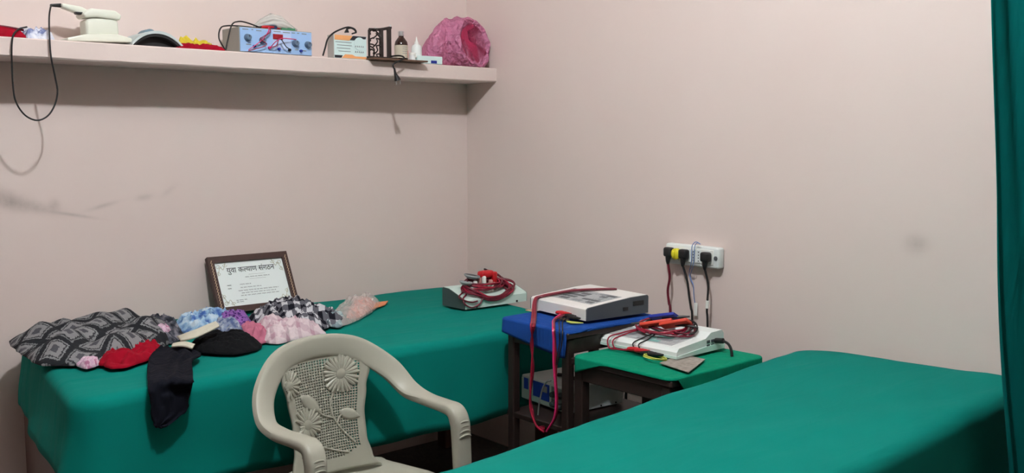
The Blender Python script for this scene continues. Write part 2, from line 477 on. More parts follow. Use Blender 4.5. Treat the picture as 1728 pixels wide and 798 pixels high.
    stem([(.040, .675), (.028, .64), (.035, .60), (.06, .56), (.098, .515)], .0032)
    stem([(.035, .60), (.0, .615), (-.02, .635)], .003)
    stem([(-.03, .53), (.01, .512), (.05, .497), (.075, .49)], .003)
    stem([(.045, .583), (.06, .605), (.085, .61)], .003)
    def leaf(a, b, w):
        g = G(); A = Vector(a); B = Vector(b); d = B-A; n = Vector((-d.y, d.x)).normalized(); vs = []; fs = []
        for i in range(9):
            t = i/8; c = A+d*t; ww = w*math.sin(PI*min(.98, .06+.94*t))**.8
            for k, s in enumerate((-1, -.5, 0, .5, 1)):
                p = c+n*ww*s; vs.append(S(p.x, p.y, .001+.005*(1-abs(s)) - (.002 if s == 0 else 0)))
        for i in range(8):
            for k in range(4): q = i*5+k; fs.append((q, q+1, q+6, q+5))
        o = obj('leaf', flip(G().add(vs, fs)), M_chair, bp); md = o.modifiers.new('thickness', 'SOLIDIFY'); md.thickness = .003
    leaf((-.075, .685), (-.008, .628), .020); leaf((.055, .615), (.118, .592), .018)
chair()

# ------------------------------------------------------------------ small tables in the corner between the couches
def table(name, label, x0, x1, y0, y1, z, leg=.042, shelf_z=None, apron=.05):
    cx, cy = (x0+x1)/2, (y0+y1)/2
    T = thing(name, label, 'table', (cx, cy, 0)); w, d = x1-x0, y1-y0
    obj('table_top', G().box((0, 0, z-.014), (w, d, .022), .004, 1), M_tbl, T, smooth=False)
    for sx in (-1, 1):
        for sy in (-1, 1):
            obj('leg', G().box((sx*(w/2-leg/2-.008), sy*(d/2-leg/2-.008), (z-.026)/2), (leg, leg, z-.026), .004, 1), M_tbl, T, smooth=False)
    for sx in (-1, 1): obj('rail', G().box((sx*(w/2-.022), 0, z-.026-apron/2), (.02, d-2*leg-.01, apron), .002, 1), M_tbl, T, smooth=False)
    for sy in (-1, 1): obj('rail', G().box((0, sy*(d/2-.022), z-.026-apron/2), (w-2*leg-.01, .02, apron), .002, 1), M_tbl, T, smooth=False)
    if shelf_z: obj('lower_shelf', G().box((0, 0, shelf_z-.01), (w-.02, d-.006, .018), .002, 1), M_tbl, T, smooth=False)
    return T
ZA, ZC = .8216, .745
table('side_table', 'dark wooden side table with a lower shelf, under the blue cloth', -.745, -.30, -1.462, -1.145, ZA-.006, .032, .494)
table('side_table', 'low dark wooden table under the green cloth, beside the foreground couch', -.740, -.285, -1.888, -1.468, ZC-.006, .038)
def da(x, y):
    if x < -.70: return .05+.04*max(0, min(1, (-1.15-y)/.27)) if y > -1.455 else .006
    return .02 if y > -1.40 else .008
o = drape('blue_table_cloth', [(-.752, -1.464), (-.30, -1.464), (-.30, -1.10), (-.752, -1.125)], ZA, da, M_blue, r=.03, edge=.008, fold=.022, freq=24, wr=.0015, seed=3, steps=6)
tag(o, 'royal blue cloth on the side table under the white unit', 'tablecloth')
def dc(x, y):
    if x < -.70: return .045*max(0, min(1, (y+1.62)/.12))+.007
    if y < -1.86: return .045
    return .02
o = drape('green_table_cloth', [(-.748, -1.896), (-.28, -1.896), (-.28, -1.478), (-.748, -1.478)], ZC, dc, M_green2, r=.03, edge=.006, fold=.02, freq=24, wr=.002, seed=5, steps=6)
tag(o, 'small bright green cloth on the low table by the wall', 'tablecloth')
def lace(name, label, pxs, z, m):
    P = [on(a, b, 2, z) for a, b in pxs]; c = sum(P, Vector())/len(P)
    g = G().prism([(p.x-c.x, p.y-c.y) for p in P], 2, 0, .002)
    return tag(obj(name, g, m, loc=c, smooth=False), label, 'mat')
M_lace = weave('grey_lace', (150, 142, 134), vary=.5, scale=60.)
lace('lace_mat', 'grey patterned mat at the corner of the green-clothed table', [(1113, 613), (1162, 629), (1190, 607), (1150, 598)], ZC+.006, M_lace)

# ------------------------------------------------------------------ electrotherapy units
def console(T, w, d, hf, hb, m, mside, slope=.25, cheek=.0, bev=.006):
    """sloped desktop case: front height hf, back height hb"""
    prof = [(0, .006), (0, hf-bev), (bev, hf), (d*slope, hf+(hb-hf)*.38), (d*.72, hb-.002), (d-bev, hb), (d, hb-bev), (d, .006)]
    obj('case', G().prism(prof, 0, cheek, w-cheek), m, T, smooth=False)
    if cheek:
        for a in (0, w-cheek):
            obj('side_panel', G().prism([(.002, .006), (.002, hf-bev), (bev+.002, hf-.001), (d*slope, hf+(hb-hf)*.38-.001), (d*.72, hb-.003), (d-bev, hb-.001), (d-.002, hb-bev), (d-.002, .006)], 0, a, a+cheek), mside, T, smooth=False)
    for fx in (.03, w-.03):
        for fy in (.03, d-.03): obj('foot', G().lathe([(.008, 0), (.008, .008)], 10, (fx, fy, 0)), M_rubber, T)
    return prof
def on_top(prof, y):
    for (a, b), (c, e) in zip(prof[1:], prof[2:]):
        if a <= y <= c and c > a: return b+(e-b)*(y-a)/(c-a)
    return prof[4][1]
def plate(prof, x0, x1, y0, y1, h):
    """thin plate following the top of a console"""
    n = 6; vs = []; fs = []
    for i in range(n+1):
        y = y0+(y1-y0)*i/n; z = on_top(prof, y)
        vs += [(x0, y, z+h), (x1, y, z+h), (x0, y, z-.001), (x1, y, z-.001)]
    for i in range(n):
        a = i*4; fs += [(a, a+1, a+5, a+4), (a, a+4, a+6, a+2), (a+1, a+3, a+7, a+5)]
    fs += [(0, 2, 3, 1), (n*4, n*4+1, n*4+3, n*4+2)]
    return G().add(vs, fs)
# unit on the blue table
p = on(893, 525, 2, ZA)
U2 = thing('electrotherapy_unit', 'white electrotherapy unit with dark grey sides on the blue cloth', 'medical device', (p.x, p.y-.004, ZA+.005), math.radians(-95))
pr2 = console(U2, .315, .285, .050, .070, M_white2, M_dgrey, .3, .006)
obj('print_panel', plate(pr2, .03, .285, .045, .185, .0006), M_lgrey, U2, smooth=False)
rr = random.Random(3)
for j, y in enumerate((.055, .082, .109, .136, .160)):
    x = .036
    while x < .262:
        w = rr.choice((.018, .026, .034, .05)); w = min(w, .278-x)
        if rr.random() < .85:
            obj('key', plate(pr2, x, x+w-.005, y, y+.017, .0016), rr.choice((M_key, M_key2, M_lgrey, M_key)), U2, smooth=False)
        x += w
obj('rear_vent', G().box((.3155, .235, .045), (.002, .05, .016), 0), M_black, U2, smooth=False)
obj('side_socket', G().box((.3155, .175, .03), (.002, .022, .012), 0), M_black, U2, smooth=False)
# unit on the green-clothed table
p = on(1003, 580, 2, ZC+.006)
U3 = thing('electrotherapy_unit', 'white sloping electrotherapy unit on the small green-clothed table, black mains cord at its side', 'medical device', (p.x, p.y, ZC+.006), math.radians(-88))
pr3 = console(U3, .345, .25, .036, .066, M_white, M_white, .6, 0, .012)
obj('base_tray', G().prism([(-.003, .004), (-.003, .012), (.253, .028), (.253, .004)], 0, -.003, .348), M_mint, U3, smooth=False)
obj('print_panel', plate(pr3, .03, .305, .025, .135, .0006), M_lgrey, U3, smooth=False)
M_teal = mat('teal_print', (120, 176, 170), .5)
for j, y in enumerate((.032, .058, .084, .108)):
    x = .036
    while x < .285:
        w = min(rr.choice((.03, .045, .06)), .3-x)
        obj('key', plate(pr3, x, x+w-.004, y, y+.019, .0014), rr.choice((M_lgrey, M_key2, M_lgrey, M_teal if .15 < x < .24 else M_key2)), U3, smooth=False)
        x += w
obj('display', plate(pr3, .02, .075, .15, .2, .001), M_key2, U3, smooth=False)
for yy in (.165, .188):
    for z in (.022, .036): obj('side_socket', G().box((.3455, yy, z), (.003, .016, .01), .001, 1), M_dgrey, U3, smooth=False)
def seg_world(pxs, ax, val): return [on(a, b, ax, val) for a, b in pxs]
mc = [(.345, .205, .034), (.375, .205, .038), (.40, .20, .03), (.415, .195, .005), (.418, .19, -.045)]
obj('mains_plug', G().tube(mc[:2], .009, 10, 2, False), M_black, U3)
obj('mains_cord', G().tube(mc[1:], .0045, 8, 6), M_black, U3)
# unit on the couch
p = on(787, 527, 2, B1)
U1 = thing('electrotherapy_unit', 'pale mint electrotherapy unit on the couch, heaped with dark red leads', 'medical device', (p.x, p.y+.01, B1+.003), math.radians(0))
pr1 = console(U1, .335, .15, .046, .082, M_mint, M_dgreen, .3, .004)
for x in (.06, .275): obj('screw', G().lathe([(.005, -.003), (.004, .0)], 10, (x, 0, .012), 1), M_black, U1)
obj('print_line', plate(pr1, .23, .315, .05, .12, .0006), M_lgrey, U1, smooth=False)
obj('print_line', plate(pr1, .235, .31, .055, .115, .0012), M_mint, U1, smooth=False)
# low box unit under the blue table
p = on(882, 672, 2, .494)
U4 = thing('electrotherapy_unit', 'white box unit with blue and grey control panel on the lower shelf', 'medical device', (p.x-.008, p.y-.004, .4945), math.radians(-95))
W4, D4, H4 = .27, .255, .088
obj('case', G().box((W4/2, D4/2, H4/2+.004), (W4, D4, H4), .003, 1), M_white, U4, smooth=False)
obj('front_panel', G().box((W4/2, -.001, H4/2+.002), (W4-.008, .006, H4-.012), .001, 1), M_mint, U4, smooth=False)
M_bpan = mat('blue_panel', (36, 70, 188), .5)
for a, b, z0, z1 in ((.02, .045, .045, .085), (.075, .118, .030, .085), (.12, .168, .025, .085)):
    obj('blue_field', G().box(((a+b)/2, -.0045, (z0+z1)/2), (b-a, .002, z1-z0), 0), M_bpan, U4, smooth=False)
obj('display', G().box((.145, -.006, .066), (.024, .003, .022), .001, 1), M_lgrey, U4, smooth=False)
M_gpan = mat('grey_green_panel', (128, 146, 140), .55)
obj('knob_panel', G().box((.222, -.0045, .046), (.082, .002, .078), 0), M_gpan, U4, smooth=False)
for x, z in ((.203, .062), (.237, .062), (.237, .025), (.203, .028)):
    obj('knob', G().lathe([(.012, 0), (.012, -.008), (.009, -.02), (.001, -.0205)], 14, (x, -.0055, z), 1), M_dgreen, U4)
for sx in (.02, W4-.02):
    for sy in (.02, D4-.02): obj('foot', G().lathe([(.007, -.001), (.007, .006)], 10, (sx, sy, 0)), M_rubber, U4)
for k in range(3): obj('side_screw', G().lathe([(.003, 0), (.003, .003)], 8, (W4, D4*.3+k*.07, .012), 0), M_black, U4)
g = G()
for k in range(5): g.box((.17+.012*nz(k, 2.), .03+.035*k, H4+.012), (.05, .03, .016), .006, 1)
o = obj('adapter_lead', G().tube([(.11, .08, H4+.012), (.15, .1, H4+.013), (.19, .09, H4+.013), (.205, .13, H4+.013), (.17, .17, H4+.013)], .007, 8, 5), M_rubber, U4)

# --- leads
def clip_geo(a, b, r=.007):
    a, b = Vector(a), Vector(b); d = b-a
    return G().tube([a+d*t for t in (0, .12, .3, .55, .6, .8, 1)], lambda t: r*(.45+.55*math.sin(PI*min(1, .12+t*.95))**.7), 8, 3)
def leads(name, label, loc, cables, clips):
    T = thing(name, label, 'cable', loc)
    for pts, r, m in cables: obj('cable', G().tube(local(pts, T), r, 7, 6), m, T)
    for a, b, r, m in clips:
        A, B = local([a, b], T); obj('clip', clip_geo(A, B, r), m, T)
    return T
def U2p(x, y, z): return Matrix.Translation(U2.location) @ Matrix.Rotation(math.radians(-95), 4, 'Z') @ Vector((x, y, z))
def U3p(x, y, z): return Matrix.Translation(U3.location) @ Matrix.Rotation(math.radians(-88), 4, 'Z') @ Vector((x, y, z))
def U1p(x, y, z): return Matrix.Translation(U1.location) @ Matrix.Rotation(math.radians(0), 4, 'Z') @ Vector((x, y, z))
XF = -.785
cabs = []
for k, (dx, m) in enumerate(((0, M_wire), (.006, M_wire2), (-.006, M_wire), (.0, M_wire2))):
    o_ = k*.0045; w_ = 2.*k-3
    top = [U2p(.16+o_, .262, .074), U2p(.125+o_, .21, .0735), U2p(.085+o_, .13, .071), U2p(.06+o_, .06, .063), U2p(.048+o_, .012, .056), U2p(.044+o_, -.014, .045), on(901+w_, 534, 2, ZA+.014), on(900+w_, 543, 2, ZA+.011), on(899+w_, 551, 2, ZA+.006)]
    w = 1.1*k
    hang = seg_world([(899-w, 580), (897+w, 620), (895, 660+2*k), (895+w, 690), (905, 718), (918, 729-k*3)], 0, XF+.003*k)
    cabs.append((top+hang, .0034, m))
for k, m in enumerate((M_pinkw, M_wire, M_wire2)):
    w = 1.2*k
    b = [U2p(.20+.012*k, -.018, .017), on(934+w, 540, 2, ZA+.008), on(933+w, 550, 2, ZA+.010), on(933+w, 557, 2, ZA+.004)]
    b += seg_world([(934+w, 575), (934+2*w, 610), (936+w, 640), (938+w, 675), (935+w, 705), (922, 728)], 0, XF+.004*k)
    cabs.append((b, .0034, m))
for k in range(2):
    b = [U2p(.225+.02*k, -.016, .012), on(944+6*k, 542, 2, ZA+.006), on(944+5*k, 552, 2, ZA+.009), on(944+5*k, 560, 2, ZA+.003)]+seg_world([(944+k*4, 580), (941+3*k, 597), (938+2*k, 616)], 0, XF+.006)
    cabs.append((b, .0022, M_rubber))
cabs.append((seg_world([(930, 642), (923, 644), (916, 655), (910, 680), (908, 700)], 0, -.70)[::1], .003, M_greyw))
clips = []
for k, (m, x, dz) in enumerate(((M_red, .175, .018), (M_red, .19, .018), (M_black, .215, .014), (M_black, .238, .010))):
    clips.append((U2p(x, -.018, dz), U2p(x+.055, -.010, dz+.004), .0075, m))
leads('patient_leads', 'crimson leads strapped over the white unit and hanging past the blue cloth', (XF, -1.2, ZA), cabs, clips)
# leads on the low-table unit
def coil(cx, cy, cz, rx, ry, n, seed, fn, m1, m2, r=.0032, flat=.012):
    rnd = random.Random(seed); out = []
    for k in range(n):
        a0 = rnd.uniform(0, 2*PI); sx = rx*rnd.uniform(.82, 1.06); sy = ry*rnd.uniform(.8, 1.08)
        ox, oy = rnd.uniform(-.1, .1)*rx, rnd.uniform(-.1, .1)*ry
        pts = []
        for i in range(14):
            a = a0+2*PI*i/13*.97
            pts.append(fn(cx+ox+sx*math.cos(a), cy+oy+sy*math.sin(a), cz+.003*k*.5+flat*(.5+.5*math.sin(a*1.7+k))))
        out.append((pts, r, m1 if k % 3 else m2))
    return out
def top3(x, y, h):
    yy = max(.014, min(.24, y)); zt = on_top(pr3, yy); return U3p(x, y, zt+h)
cabs = coil(.185, .135, .006, .105, .075, 5, 5, top3, M_wire, M_wire2)+coil(.20, .15, .012, .10, .06, 3, 9, top3, M_rubber, M_wire2, .0028)
cabs.append(([top3(.11, .09, .012), top3(.085, .04, .006), U3p(.075, -.012, .035), U3p(.085, -.022, .004), U3p(.13, -.022, .004), U3p(.175, -.02, .012)], .0026, M_wire))
cabs.append(([top3(.12, .09, .012), top3(.105, .04, .006), U3p(.095, -.012, .03), U3p(.11, -.022, .006), U3p(.15, -.022, .006), U3p(.19, -.02, .012)], .0026, M_wire))
cabs.append(([top3(.19, .08, .012), top3(.18, .03, .004), U3p(.178, -.012, .03), U3p(.2, -.02, .01), U3p(.225, -.022, .008)], .0022, M_rubber))
cabs.append(([top3(.2, .08, .012), top3(.205, .03, .004), U3p(.202, -.012, .03), U3p(.225, -.02, .01), U3p(.25, -.022, .008)], .0022, M_rubber))
clips = []
for k, (m, x, dz) in enumerate(((M_red, .165, .012), (M_red, .195, .012), (M_black, .22, .009), (M_black, .25, .008))):
    clips.append((U3p(x, -.022, dz), U3p(x+.055, -.016, dz+.006), .0075, m))
leads('patient_leads', 'crimson and black leads coiled on the unit nearest the foreground couch', (U3.location.x, U3.location.y, ZC+.07), cabs, clips)
def pad(name, label, fn, cx, cy, w, d, h, m, ang, tilt, lead):
    c = fn(cx, cy, h); T = thing(name, label, 'electrode', c, 0)
    g = G().box((0, 0, .004), (w, d, .012), .004, 2, Matrix.Rotation(ang, 3, 'Z') @ Matrix.Rotation(tilt, 3, 'Y') @ Matrix.Rotation(-.45, 3, 'X')); obj('pad', g, m, T)
    g = G().tube([Vector(v) for v in lead], lambda t: .006-.003*t, 8, 4); obj('sleeve', g, M_black, T)
    return T
pad('electrode_pad', 'blue electrode pad lying on the coiled leads', top3, .165, .165, .095, .05, .034, M_bluep, math.radians(-75), -.2, [(-.01, .0, .0), (.02, -.05, .008), (.035, -.08, .012)])
pad('electrode_pad', 'orange-red electrode pad nearest the front of the coiled leads', top3, .175, .115, .11, .05, .030, M_orange, math.radians(-60), -.2, [(0, 0, .002), (-.03, .04, .004), (-.05, .07, .0)])
pad('electrode_pad', 'orange-red electrode pad behind the other on the coiled leads', top3, .235, .135, .10, .05, .034, M_orange, math.radians(-70), -.25, [(0, 0, .002), (.02, -.05, .0), (.03, -.07, -.004)])
# paper strips in front of the units
def scrap(name, label, fn, pts, m, h=.003):
    P = [fn(*q) for q in pts]; c = sum(P, Vector())/len(P)
    g = G().prism([(p.x-c.x, p.y-c.y) for p in P], 2, 0, h)
    return tag(obj(name, g, m, loc=c, smooth=False), label, 'paper')
M_lime = mat('lime_foil', (206, 214, 96), .5); M_tan = mat('tan_paper', (214, 176, 140), .7)
scrap('foil_scrap', 'lime green scrap at the corner of the white unit on the blue cloth', lambda x, y, z: U2p(x, y, z), [(.25, -.035, 0), (.275, -.028, 0), (.312, -.012, 0), (.306, -.026, 0), (.285, -.045, 0), (.262, -.043, 0)], M_lime)
scrap('paper_scrap', 'tan paper scrap under the front left of the white unit', lambda x, y, z: U2p(x, y, z), [(.0, -.02, 0), (.035, -.016, 0), (.04, -.004, 0), (.004, -.004, 0)], M_tan)
scrap('paper_scrap', 'tan paper scrap under the black clips on the blue cloth', lambda x, y, z: U2p(x, y, z), [(.19, -.03, 0), (.235, -.028, 0), (.24, -.012, 0), (.2, -.012, 0)], M_tan)
M_olive = mat('olive_wire', (150, 150, 40), .5)
T = thing('wire_hank', 'small hank of yellow-green wire at the corner of the lace mat', 'cable', U3p(.30, -.03, .001))
for k in range(3):
    a = [(-.02+.002*k, .045, .004+.002*k), (-.03, -.005-.003*k, .005+.002*k), (.0, -.03, .003+.002*k), (.02+.002*k, .03, .004+.002*k), (.0, .055, .004+.002*k)]
    obj('strand', G().tube(a, .0018, 6, 5, True, True), M_lime if k % 2 == 0 else M_olive, T)
# leads and cups heaped on the couch unit
def top1(x, y, h):
    yy = max(.007, min(.14, y)); zt = on_top(pr1, yy)
    if y < 0: return U1p(x, -.006-.004*abs(nz(x*30, y*30)), max(.006, .05+y*1.0)+h*.3)
    return U1p(x, y, zt+h)
cabs = coil(.155, .045, .004, .12, .065, 12, 3, top1, M_wire2, M_wire, .0036, .010)
cabs += coil(.16, .07, .012, .10, .045, 8, 12, top1, M_wire2, M_wire, .0036, .014)
cabs.append(([top1(.06, .06, .01), top1(.03, .03, .006), U1p(.0, .01, .05), U1p(-.004, -.006, .03), U1p(.03, -.008, .012), U1p(.07, -.007, .022), U1p(.09, -.006, .045)], .0034, M_wire2))
cabs.append(([top1(.07, .07, .01), top1(.03, .05, .006), U1p(-.006, .03, .055), U1p(-.004, .0, .045), U1p(.03, -.007, .034), U1p(.06, -.007, .036)], .003, M_wire2))
cabs.append(([top1(.19, .1, .05), top1(.23, .11, .048), top1(.265, .1, .03), top1(.3, .09, .012)], .004, M_wire2))
cabs.append(([top1(.2, .12, .06), top1(.24, .125, .045), top1(.27, .11, .03), top1(.29, .09, .008)], .004, M_rubber))
T = leads('patient_leads', 'heap of dark red leads on the mint unit on the couch', (U1.location.x+.15, U1.location.y+.08, B1+.1), cabs, [])
def blob(T, name, c, d, m, bev=.4, ang=0):
    p_ = local([c], T)[0]; obj(name, G().box((p_.x, p_.y, p_.z), d, min(d)*bev, 3, Matrix.Rotation(ang, 3, 'Z')), m, T)
blob(T, 'connector_block', top1(.19, .1, .045), (.07, .04, .03), M_red, .35, .1)
blob(T, 'connector_block', top1(.225, .09, .03), (.022, .03, .055), M_red, .3)
M_skin = mat('pinkish_sleeve', (186, 132, 128), .5)
for x, y, h, m in ((.135, .075, .03, M_skin), (.165, .08, .03, M_paper), (.185, .06, .022, M_skin), (.15, .05, .012, M_paper), (.175, .045, .012, M_paper), (.2, .055, .012, M_skin), (.11, .07, .02, M_paper)):
    blob(T, 'sleeve', top1(x, y, h), (.016, .02, .036), m, .45)
def cup(fn, x, y, h, r, label, tiltx, m):
    c = fn(x, y, h); T = thing('electrode_cup', label, 'electrode', c); R_ = Matrix.Rotation(tiltx, 4, 'X') @ Matrix.Rotation(.15, 4, 'Y')
    obj('rim', G().lathe([(r*.6, -.01), (r, .0), (r, .005), (r*.94, .006), (r*.93, .002), (.001, .002)], 28).xf(R_), M_lgrey, T)
    obj('face', G().lathe([(.001, .0022), (r*.9, .0022), (r*.9, .004), (.001, .004)], 28).xf(R_), m, T)
cup(top1, .105, .085, .050, .034, 'round electrode cup with black face on top of the red leads', .1, M_black)
cup(top1, .058, .065, .036, .027, 'smaller round electrode cup with grey face on the red leads', .05, M_key2)

# ------------------------------------------------------------------ power strip on the right wall
PS = thing('power_strip', 'white multi-socket power strip screwed to the right wall', 'power strip', (0, -1.394, 1.006))
# local: x out of the wall is -x, y along the wall (towards the corner is +y)
obj('body', G().box((-.019, 0, 0), (.036, .252, .078), .009, 3), M_white, PS)
obj('face_plate', G().box((-.038, .008, .001), (.004, .222, .056), .0015, 1), M_paper, PS)
cells = [(.098, 's'), (.068, 's'), (.036, 's'), (.010, 'w'), (-.014, 'p'), (-.038, 'p'), (-.078, 's')]
for y, k in cells:
    wd = .026 if k == 's' else .020
    md_ = obj('socket' if k != 'w' else 'switch', G().box((-.0405, y, .001), (.004 if k != 'w' else .007, wd, .048), .001, 1), M_white, PS, smooth=False)
    holes = [(0, .013), (-.006, -.004), (.006, -.004)] if k == 's' else ([(0, .016), (0, .005), (0, -.006), (0, -.017)] if k == 'p' else [])
    for a, b in holes: obj('socket_hole', G().lathe([(.0022, -.0012), (.0022, .0)], 8, (-.0425, y+a, .001+b), 0), M_black, md_)
obj('screw_hole', G().lathe([(.008, -.002), (.008, 0)], 14, (-.0375, -.113, 0), 0), M_key, PS)
obj('screw_hole', G().lathe([(.005, -.002), (.005, 0)], 14, (-.0375, .117, -.02), 0), M_key, PS)
def plug(label, y, z, m, mcord, path, kind=0, r=.0036):
    T = thing('mains_plug', label, 'plug', (-.043, PS.location.y+y, PS.location.z+z))
    if kind == 0:
        g = G().box((-.014, 0, .004), (.028, .038, .036), .008, 3); obj('plug_body', g, m, T)
        obj('strain_relief', G().tube([(-.016, 0, -.01), (-.018, 0, -.03), (-.018, 0, -.042)], lambda t: .012-.007*t, 10, 3), m, T)
    else:
        obj('plug_body', G().lathe([(.018, 0), (.021, -.006), (.021, -.02), (.014, -.026), (.0005, -.027)], 18, (0, 0, 0), 0), m, T)
        obj('knob', G().box((-.029, 0, 0), (.008, .007, .022), .002, 2), m, T)
    if path: obj('cord', G().tube(local(path, T), r, 7, 6), mcord, T)
    return T
def wp(pxs, x): return [on(a, b, 0, x) for a, b in pxs]
plug('black three-pin plug with dark red cord, nearest the corner', .092, .004, M_black, M_wire2, [Vector((-.06, PS.location.y+.092, PS.location.z-.036))]+wp([(1130, 468), (1127, 490), (1129, 512), (1131, 528), (1131, 640), (1131, 720)], -.058), r=.005)
plug('round yellow plug between two black plugs', .056, .004, M_yellow, None, None, 1)
plug('black three-pin plug with black cord, middle of the power strip', .020, .002, M_black, M_rubber, [Vector((-.06, PS.location.y+.02, PS.location.z-.038))]+wp([(1160, 475), (1163, 500), (1166, 520), (1168, 537), (1168, 640), (1168, 720)], -.058), r=.0042)
plug('black three-pin plug with taped black cord, right end of the power strip', -.082, .0, M_black, M_rubber, [Vector((-.06, PS.location.y-.082, PS.location.z-.04))]+wp([(1195, 480), (1194, 505), (1193, 525), (1194, 545), (1194, 640), (1194, 720)], -.055), r=.0042)
g = G(); a = wp([(1194, 507)], -.055)[0]; b = wp([(1193, 520)], -.055)[0]
T = thing('tape_band', 'white tape around the right-hand cord below the power strip', 'tape', a); obj('band', G().tube(local([a, b], T), .0062, 8, 2, False), M_paper, T)
M_bluew = mat('pale_blue_wire', (110, 140, 196), .5)
T = thing('blue_wire', 'thin blue wire looped over the power strip and hanging down the wall', 'cable', (-.05, PS.location.y, PS.location.z))
obj('strand', G().tube(local(wp([(1181, 411), (1174, 408), (1168, 415), (1167, 430), (1166, 446)], -.052)+wp([(1163, 460), (1165, 470), (1169, 480)], -.012), T), .0016, 6, 5), M_bluew, T)
obj('strand', G().tube(local(wp([(1182, 412), (1176, 410), (1172, 418), (1170, 446)], -.052)+wp([(1165, 466), (1170, 481), (1171, 500), (1174, 520)], -.012), T), .0016, 6, 5), M_bluew, T)
obj('paper_tag', G().box(local([on(1174, 522, 0, -.012)], T)[0], (.003, .016, .05), .001, 1), M_paper, T)

# ------------------------------------------------------------------ curtain
def curtain():
    T = thing('curtain', 'teal green curtain hanging at the right edge beside the foreground couch', 'curtain', (-.28, -2.74, 0))
    vs = []; fs = []; n = 90; zs = [2.25-.05*i for i in range(40)]
    for j, z in enumerate(zs):
        k = max(0, min(1, (2.0-z)/1.4)); xl = -.655+.235*k**1.3
        for i in range(n+1):
            t = i/n; x = xl+(-.03-xl)*t
            ph = t*5.2*2*PI*(1-.15*t)
            y = -2.735+.035*math.sin(ph+.8)+.012*math.sin(2.3*ph+z*1.2)+.010*nz(t*7, z*1.5)
            vs.append((x+.28, y+2.74-.02*k, z))
    for j in range(len(zs)-1):
        for i in range(n): a = j*(n+1)+i; fs.append((a, a+1, a+n+2, a+n+1))
    o = obj('fabric', G().add(vs, fs), M_curt, T, angle=180); md = o.modifiers.new('thickness', 'SOLIDIFY'); md.thickness = .003
    obj('rod', G().tube([(-2.2, 0, 2.27), (.277, 0, 2.27)], .011, 10, 2, False), M_steel, T)
    for k in range(8): obj('ring', G().tube([(-.33+.075*k+.0, .017*math.cos(a), 2.262+.017*math.sin(a)) for a in [2*PI*i/10 for i in range(10)]], .002, 5, 2, True, True), M_steel, T)
tb = M_curt.node_tree.nodes['Principled BSDF']; tb.inputs['Transmission Weight'].default_value = 0
tt = NT(M_curt); tr = tt.n('ShaderNodeBsdfTranslucent', {'Color': lin((0, 130, 125))}); mx = tt.n('ShaderNodeMixShader', {0: .35, 1: tb.outputs[0], 2: tr.outputs[0]})
tt.t.links.new(mx.outputs[0], tt.t.nodes['Material Output'].inputs[0])
curtain()

# ------------------------------------------------------------------ things on the wall shelf
def sp(px, py, y=-.2): return on(px, py, 1, y)
SZ = SH_T+.001
# blue-fronted stimulator
US = thing('stimulator_unit', 'blue-fronted stimulator with four dials and red display on the shelf', 'medical device', (-1.252, -.207, SZ))
WS, DS, HS = .308, .145, .095
M_front = mat('pale_blue_panel', (160, 196, 240), .45); M_gcase = mat('grey_case', (150, 150, 144), .5)
obj('case', G().box((WS/2, DS/2+.003, HS/2), (WS, DS, HS), .002, 1), M_gcase, US, smooth=False)
obj('front_panel', G().box((WS/2, .0015, HS/2), (WS-.006, .005, HS-.006), .001, 1), M_front, US, smooth=False)
M_front2 = mat('lilac_panel', (188, 208, 244), .45)
obj('centre_panel', G().box((.175, -.0012, .055), (.08, .002, .072), 0), M_front2, US, smooth=False)
M_disp = mat('red_display', (150, 10, 30), .25)
obj('display', G().box((.158, -.003, .066), (.042, .004, .02), .001, 1), M_disp, US, smooth=False)
M_dial = mat('slate_dial', (96, 116, 140), .4)
for x, z, r in ((.032, .055, .014), (.092, .048, .013), (.232, .046, .014), (.287, .044, .014)):
    d_ = obj('dial', G().lathe([(r, 0), (r*.95, -.006), (r*.75, -.012), (r*.7, -.018), (.0005, -.0185)], 20, (x, -.001, z), 1), M_dial, US)
    obj('pointer', G().box((x, -.0195, z+r*.35), (.002, .002, r*.6), 0), M_black, d_)
for x, z, m in ((.12, .022, M_pinkw), (.160, .02, M_bluep), (.205, .019, M_black), (.058, .024, M_bluep), (.255, .018, M_bluep)):
    obj('jack', G().lathe([(.0055, 0), (.005, -.01), (.0005, -.0105)], 10, (x, -.001, z), 1), m, US)
for x0, x1, z in ((.012, .036, .086), (.05, .056, .086), (.068, .09, .084), (.14, .17, .086), (.18, .21, .085), (.218, .232, .086), (.242, .25, .086), (.262, .282, .085), (.026, .046, .03), (.066, .084, .03), (.23, .246, .022), (.262, .28, .02)):
    obj('print_mark', G().box(((x0+x1)/2, -.0018 if not .135 < x0 < .215 else -.0026, z), (x1-x0, .001, .003), 0), M_ink2, US, smooth=False)
T = thing('stimulator_leads', 'red and black leads draped over the blue-fronted stimulator', 'cable', (-1.1, -.2, SZ+.1))
def lu(*pts): return [Vector((US.location.x+a, US.location.y+b, US.location.z+c)) for a, b, c in pts]
